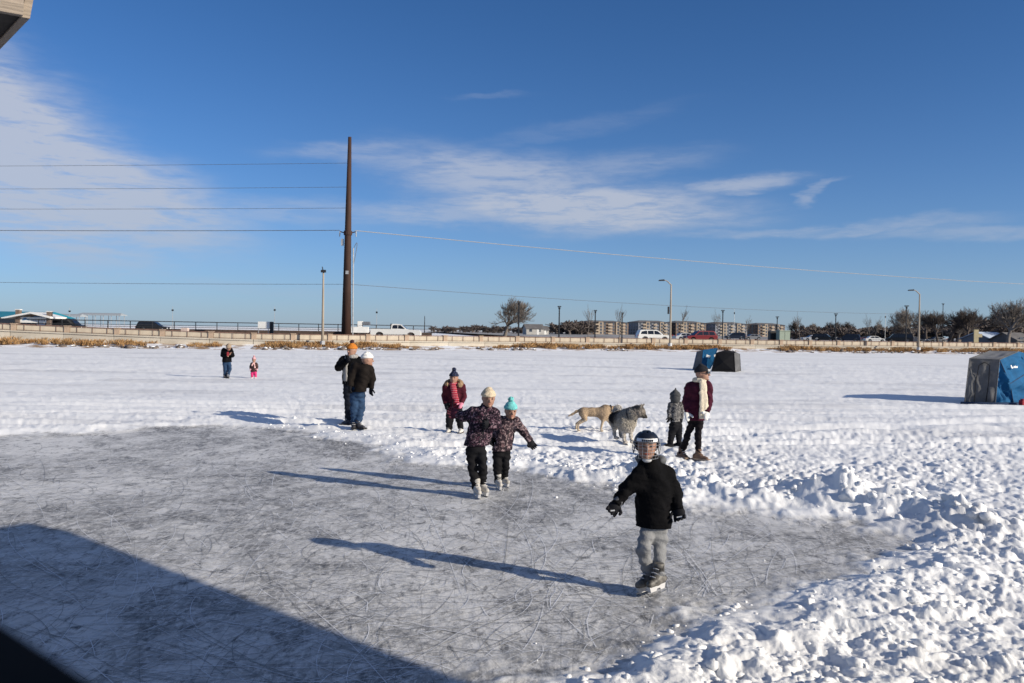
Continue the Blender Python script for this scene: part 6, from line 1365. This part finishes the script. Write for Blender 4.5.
def big_shelter():
    b = on_z(995, 404.5, .05); Y = b.y
    u = empty('ice_shelter', b, 0, 'large grey and blue canvas ice-fishing shelter at the right edge', 'shelter', 'ice-fishing shelters')
    L = lambda px, py, dy: tuple((at_y(px, py, Y + dy) - b)[:])
    A, B, C, D = L(969.7, 358.6, .25), L(999.5, 359.5, 0), L(995, 405, -.08), L(964.5, 403.5, .22)
    P1, P2 = L(990.5, 350.8, 1.25), L(1018.5, 351.3, 1.0); E = L(1048, 359.5, 1.7); F = L(1049, 402, 1.55)
    G = (A[0] + 2.0, 2.4, A[2] - .1); Hh = (D[0] + 2.3, 2.5, -.05)
    mid = tuple((np.array(D) + np.array(C)) / 2)
    cloth(MB(), D, C, B, A, 18, .09, 3).build('rear_panel', GREYC, u, smooth=True)
    cloth(MB(), A, B, P2, P1, 10, .04, 4).build('roof_panel', mat('pale_grey_canvas', (.16, .165, .175), .85, .18, 3), u, smooth=True)
    # blue side in two folds that meet at a sunken pole seam
    Mm = tuple(.5 * (np.array(B) + np.array(C)) * 1.0 + np.array([.55, .25, -.05])); M2 = tuple(np.array(C) + np.array([.75, .28, -.0]))
    cloth(MB(), C, M2, Mm, B, 18, .20, 5).build('side_panel', BLUEC, u, smooth=True); cloth(MB(), M2, F, E, Mm, 18, .24, 6).build('side_panel', BLUEC, u, smooth=True); cloth(MB(), Mm, E, P2, B, 18, .09, 7).build('side_panel', BLUEC, u, smooth=True)
    cloth(MB(), A, P1, G, A, 6, .02, 8).build('far_panel', GREYC, u); MB().add([D, A, P1, G, Hh], [(0, 1, 2, 3, 4)]).build('far_panel', GREYC, u)
    MB().add([P1, P2, E, F, Hh, G], [(0, 1, 2, 3, 4, 5)]).build('front_panel', BLUEC, u)
    m = MB(); Dn, Cn, Fn = np.array(D), np.array(C), np.array(F)
    m.tube([tuple(Dn + np.array([-.15, -.05, .0])), tuple((Dn + Cn) / 2 + np.array([0, -.12, 0])), tuple(Cn + np.array([0, -.12, .0])), tuple(np.array(M2) + np.array([0, -.12, 0])), tuple(Fn + np.array([0, -.1, 0]))], [.06, .08, .09, .08, .07], 7); m.build('ground_skirt', mat('dark_blue_skirt', (.012, .03, .075), .85, .2), u, smooth=True)
    for p, q in ((A, D), (B, C), (A, P1), (B, P2), (A, B)): MB().tube([p, q], .018, 6).build('frame_seam', GREYC, u)
    for p, q in ((B, Mm), (Mm, M2), (Mm, E)): MB().tube([p, q], .016, 6).build('frame_seam', mat('dark_blue_skirt', (.012, .03, .075)), u)
    zz = lambda t, k: tuple((np.array(D) * (1 - t) + np.array(C) * t) * (1 - k) + (np.array(A) * (1 - t) + np.array(B) * t) * k + np.array([0, -.03, 0]))
    MB().tube([zz(.30, .04), zz(.27, .5), zz(.32, .86), zz(.5, .93), zz(.68, .86), zz(.70, .5), zz(.68, .04)], .012, 5).build('door_zip', BLKC, u)
    # white printed mark on the blue side: a small emblem and a line of strokes
    o = np.array(B) * .50 + np.array(E) * .18 + np.array(Mm) * .32; wh = WHITE
    ex = N3(np.array(E) - np.array(B)); nz = N3(np.cross(np.array(E) - np.array(B), np.array(B) - np.array(Mm))); nz = nz if nz[1] < 0 else -nz; o = o + nz * .035; eu = N3(np.cross(nz, ex)); eu = eu if eu[2] > 0 else -eu
    def quad(x0, x1, y0, y1, sk=0.0):
        x0, x1, y0, y1 = x0 * .7, x1 * .7, y0 * .7, y1 * .7
        return [tuple(o + ex * (x + sk * (y - y0)) + eu * y + nz * d) for d in (0, .006) for x, y in ((x0, y0), (x1, y0), (x1, y1), (x0, y1))]
    fs = [(0, 1, 2, 3), (7, 6, 5, 4), (0, 4, 5, 1), (1, 5, 6, 2), (2, 6, 7, 3), (3, 7, 4, 0)]
    MB().add(quad(-.17, -.09, -.05, .09, -.4), fs).add(quad(-.15, -.03, -.06, .01, .3), fs).build('printed_emblem', wh, u)
    for i in range(6): MB().add(quad(.02 + .062 * i, .065 + .062 * i, -.04, .045 + (.02 if i == 2 else 0), .2), fs).build('letter_mark', wh, u)
    rd = on_z(1024.5, 405.5, .05); tag(MB().box((-.12, -.1, -.03), (.12, .1, .16)).box((-.09, -.07, .16), (.09, .07, .20)).build('bait_box', mat('red_plastic', (.35, .02, .03), .5), None, rd), 'small red box on the snow beside the large shelter', 'box')
big_shelter()
def far_shelters():
    b = on_z(702, 370.5, .04); Y = b.y
    u = empty('ice_shelter', b, 0, 'small blue canvas ice-fishing shelter leaning out left of the black one', 'shelter', 'ice-fishing shelters'); L = lambda px, py, dy: tuple((at_y(px, py, Y + dy) - b)[:])
    A, B, C, D = L(697.2, 351.3, .5), L(703.3, 350.2, 0), L(701.5, 371, 0), L(692.8, 370, .55); E, F = L(717.3, 348.3, .2), L(709, 371, .35); G = L(713.5, 362.5, .25); P = L(711, 348.6, 1.2); Q_ = L(706, 370, 1.3)
    cloth(MB(), D, C, B, A, 6, .03, 3).build('rear_panel', GREYC, u, smooth=True); MB().add([C, F, G, E, B], [(0, 1, 2, 3, 4)]).build('side_panel', BLUEC, u); MB().add([A, B, E, P], [(0, 1, 2, 3)]).build('roof_panel', BLUEC, u)
    MB().add([D, A, P, Q_], [(0, 1, 2, 3)]).build('far_panel', GREYC, u); MB().add([P, E, G, F, Q_], [(0, 1, 2, 3, 4)]).build('front_panel', BLUEC, u)
    for p, q in ((A, D), (B, C), (B, E), (E, G), (G, F)): MB().tube([p, q], .025, 6).build('frame_seam', BLUEC, u)
    c = (np.array(B) * .55 + np.array(E) * .25 + np.array(C) * .2) + np.array([.1, -.05, -.12]); MB().add([tuple(c + np.array(v)) for v in ((-.10, 0, .10), (.14, 0, 0), (.05, 0, -.10), (-.12, 0, -.06))], [(0, 1, 2, 3)]).build('printed_emblem', WHITE, u)
    c = c + np.array([.38, .03, .02]); MB().add([tuple(c + np.array(v)) for v in ((-.06, 0, .06), (.06, 0, .09), (.04, 0, -.08), (-.05, 0, -.05))], [(0, 1, 2, 3)]).build('printed_emblem', WHITE, u)
    b = on_z(726, 371.8, .04); Y = b.y
    u = empty('ice_shelter', b, 0, 'low black dome-topped ice-fishing shelter beside the small blue one', 'shelter', 'ice-fishing shelters'); L = lambda px, py, dy: np.array((at_y(px, py, Y + dy) - b)[:])
    bot = [L(711.5, 370.5, .3), L(735, 371.8, -.05), L(740.8, 371, .55), L(718, 370, 1.0)]; top = [L(716.5, 352.8, .4), L(734, 353.2, .1), L(739.6, 353.8, .55), L(721, 352.6, .95)]; hub = [L(726, 350.4, .25), L(737.8, 352.6, .3), L(730, 350.6, .8), L(718, 352.0, .7)]
    cen = L(727.5, 349.8, .5)
    for i in range(4):
        j = (i + 1) % 4; mm = .5 * (bot[i] + bot[j]) * .5 + .5 * (top[i] + top[j]) * .5; out = N3([mm[0] - cen[0], mm[1] - cen[1], 0]) * .12; md = mm + out; up_ = (top[i] + top[j]) / 2 + np.array([0, 0, .06])
        m = MB()
        for tri in ((bot[i], bot[j], md), (bot[j], top[j], md), (top[j], up_, md), (up_, top[i], md), (top[i], bot[i], md)): m.add([tuple(v) for v in tri], [(0, 1, 2)])
        m.build('hub_wall', GREYC if i == 1 else BLKC, u); MB().add([tuple(v) for v in (top[i], up_, cen)], [(0, 1, 2)]).add([tuple(v) for v in (up_, top[j], cen)], [(0, 1, 2)]).build('roof_panel', BLKC, u)
        MB().tube([tuple(top[i]), tuple(bot[i])], .02, 5).build('corner_pole', BLKC, u)
    m = MB(); m.tube([tuple(v + np.array([0, -.06, .0])) for v in (bot[0], bot[1])] , .05, 6); m.build('ground_skirt', BLKC, u)
far_shelters()
# ================================================================== wooden shelters around the camera: one roof corner shows, the other is added unseen to throw the big shadow
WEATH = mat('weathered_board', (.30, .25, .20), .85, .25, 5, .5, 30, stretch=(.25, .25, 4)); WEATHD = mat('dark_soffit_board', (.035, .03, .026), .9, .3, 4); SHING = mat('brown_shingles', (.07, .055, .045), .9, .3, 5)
def roof_on_posts(name, label, C, dA, LA, dB, LB, z, fascia, posts, rise, flare=.0):
    u = empty(name, (C[0], C[1], 0), 0, label, 'shelter', 'wooden shelters on the shore side'); dA = Vector((*dA, 0)).normalized(); dB = Vector((*dB, 0)).normalized()
    q = [Vector((0, 0, 0)), dA * LA, dA * LA + dB * LB, dB * LB]; cen = (q[0] + q[2]) / 2
    Z = lambda v, zz: Vector((v.x, v.y, zz))
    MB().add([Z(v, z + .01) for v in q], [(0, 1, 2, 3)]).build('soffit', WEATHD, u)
    for i in range(4):
        a, b = q[i], q[(i + 1) % 4]; out = ((a + b) / 2 - cen).normalized() * .035; fl = ((a + b) / 2 - cen).normalized() * flare; e = (b - a).normalized() * .0
        MB().add([Z(a, z), Z(b, z), Z(b + out, z), Z(a + out, z), Z(a + fl, z + fascia), Z(b + fl, z + fascia), Z(b + out + fl, z + fascia), Z(a + out + fl, z + fascia)], [(3, 2, 1, 0), (4, 5, 6, 7), (0, 1, 5, 4), (2, 3, 7, 6), (1, 2, 6, 5), (3, 0, 4, 7)]).build('fascia_board', WEATH, u)
    top = z + fascia
    MB().add([Z(v + (v - cen).normalized() * (.09 + flare), top + .004) for v in q] + [Z(cen, top + rise)] + [Z(v + (v - cen).normalized() * (.09 + flare), top + .03) for v in q], [(5, 6, 4), (6, 7, 4), (7, 8, 4), (8, 5, 4), (0, 1, 6, 5), (1, 2, 7, 6), (2, 3, 8, 7), (3, 0, 5, 8), (3, 2, 1, 0)]).build('roof', SHING, u)
    for v in q:
        w = v.lerp(cen, posts); MB().box((w.x - .08, w.y - .08, -.05), (w.x + .08, w.y + .08, z)).build('post', WEATH, u)
    for i in range(4):
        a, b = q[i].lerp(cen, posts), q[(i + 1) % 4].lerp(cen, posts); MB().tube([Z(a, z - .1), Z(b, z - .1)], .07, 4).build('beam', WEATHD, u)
    return u
def eave():
    C = at_y(21.5, 17.0, 4.0); a = on_z(-40, 6.0, C.z) ; b = on_z(0, 40, C.z)
    dA = (a.x - C.x, a.y - C.y); dB = (b.x - C.x, b.y - C.y)
    roof_on_posts('picnic_shelter', 'weathered wooden shelter whose roof corner shows at the upper left', C, dA, 3.4, dB, 3.4, C.z, .30, .28, .9, .045)
eave()
def pavilion():
    z = 3.6; off = Vector((-SHX, -SHY, 0)) * (z / math.tan(SUN_EL))  # unseen roof added for its shadow, placed back from the shadow's edge
    tip = on_z(66, 532, 0); k = on_z(404, 661, 0); C = tip + off; d = (k - tip).normalized(); n = Vector((d.y, -d.x, 0)); n = n if n.y < 0 else -n
    roof_on_posts('shadow_pavilion', 'open wooden pavilion added unseen right of the viewer to throw the big shadow', C, (d.x, d.y), 10.0, (n.x, n.y), 8.5, z, .22, .34, 1.0)
pavilion()
def deck():
    b = Vector((0, -.9, .62)); u = empty('viewing_deck', b, 0, 'low weathered plank deck under the viewer with a black hand rail', 'deck')
    for i in range(14): MB().box((-1.6, -1.45 + i * .17, -.04), (1.6, -1.45 + i * .17 + .16, 0)).build('plank', WEATH, u)
    for x in (-1.45, 1.45):
        for y in (-1.3, .75): MB().box((x - .06, y - .06, -.66), (x + .06, y + .06, -.042)).build('leg', WEATH, u)
    zr = 1.985; p = on_z(-60, 586, zr); q = on_z(92, 683, zr); d = (q - p).normalized(); nrm = Vector((-d.y, d.x, 0)); nrm = nrm if nrm.y < 0 else -nrm
    a = p - d * .25; e = q + d * .75
    m = MB(); m.add([tuple(v - b) for v in (a, e, e + nrm * .08, a + nrm * .08)] + [tuple(v - b - Vector((0, 0, .05))) for v in (a, e, e + nrm * .08, a + nrm * .08)], [(0, 1, 2, 3), (7, 6, 5, 4), (0, 4, 5, 1), (1, 5, 6, 2), (2, 6, 7, 3), (3, 7, 4, 0)]); m.build('hand_rail', mat('black_rail_paint', (.006, .006, .007), .8, .2, spec=.1), u)
    for t in (.1, .9):
        c = a.lerp(e, t) + nrm * .12 - b; MB().box((c.x - .04, c.y - .04, -.6), (c.x + .04, c.y + .04, zr - b.z - .05)).build('rail_post', mat('black_rail_paint', (.006, .006, .007)), u)
deck()
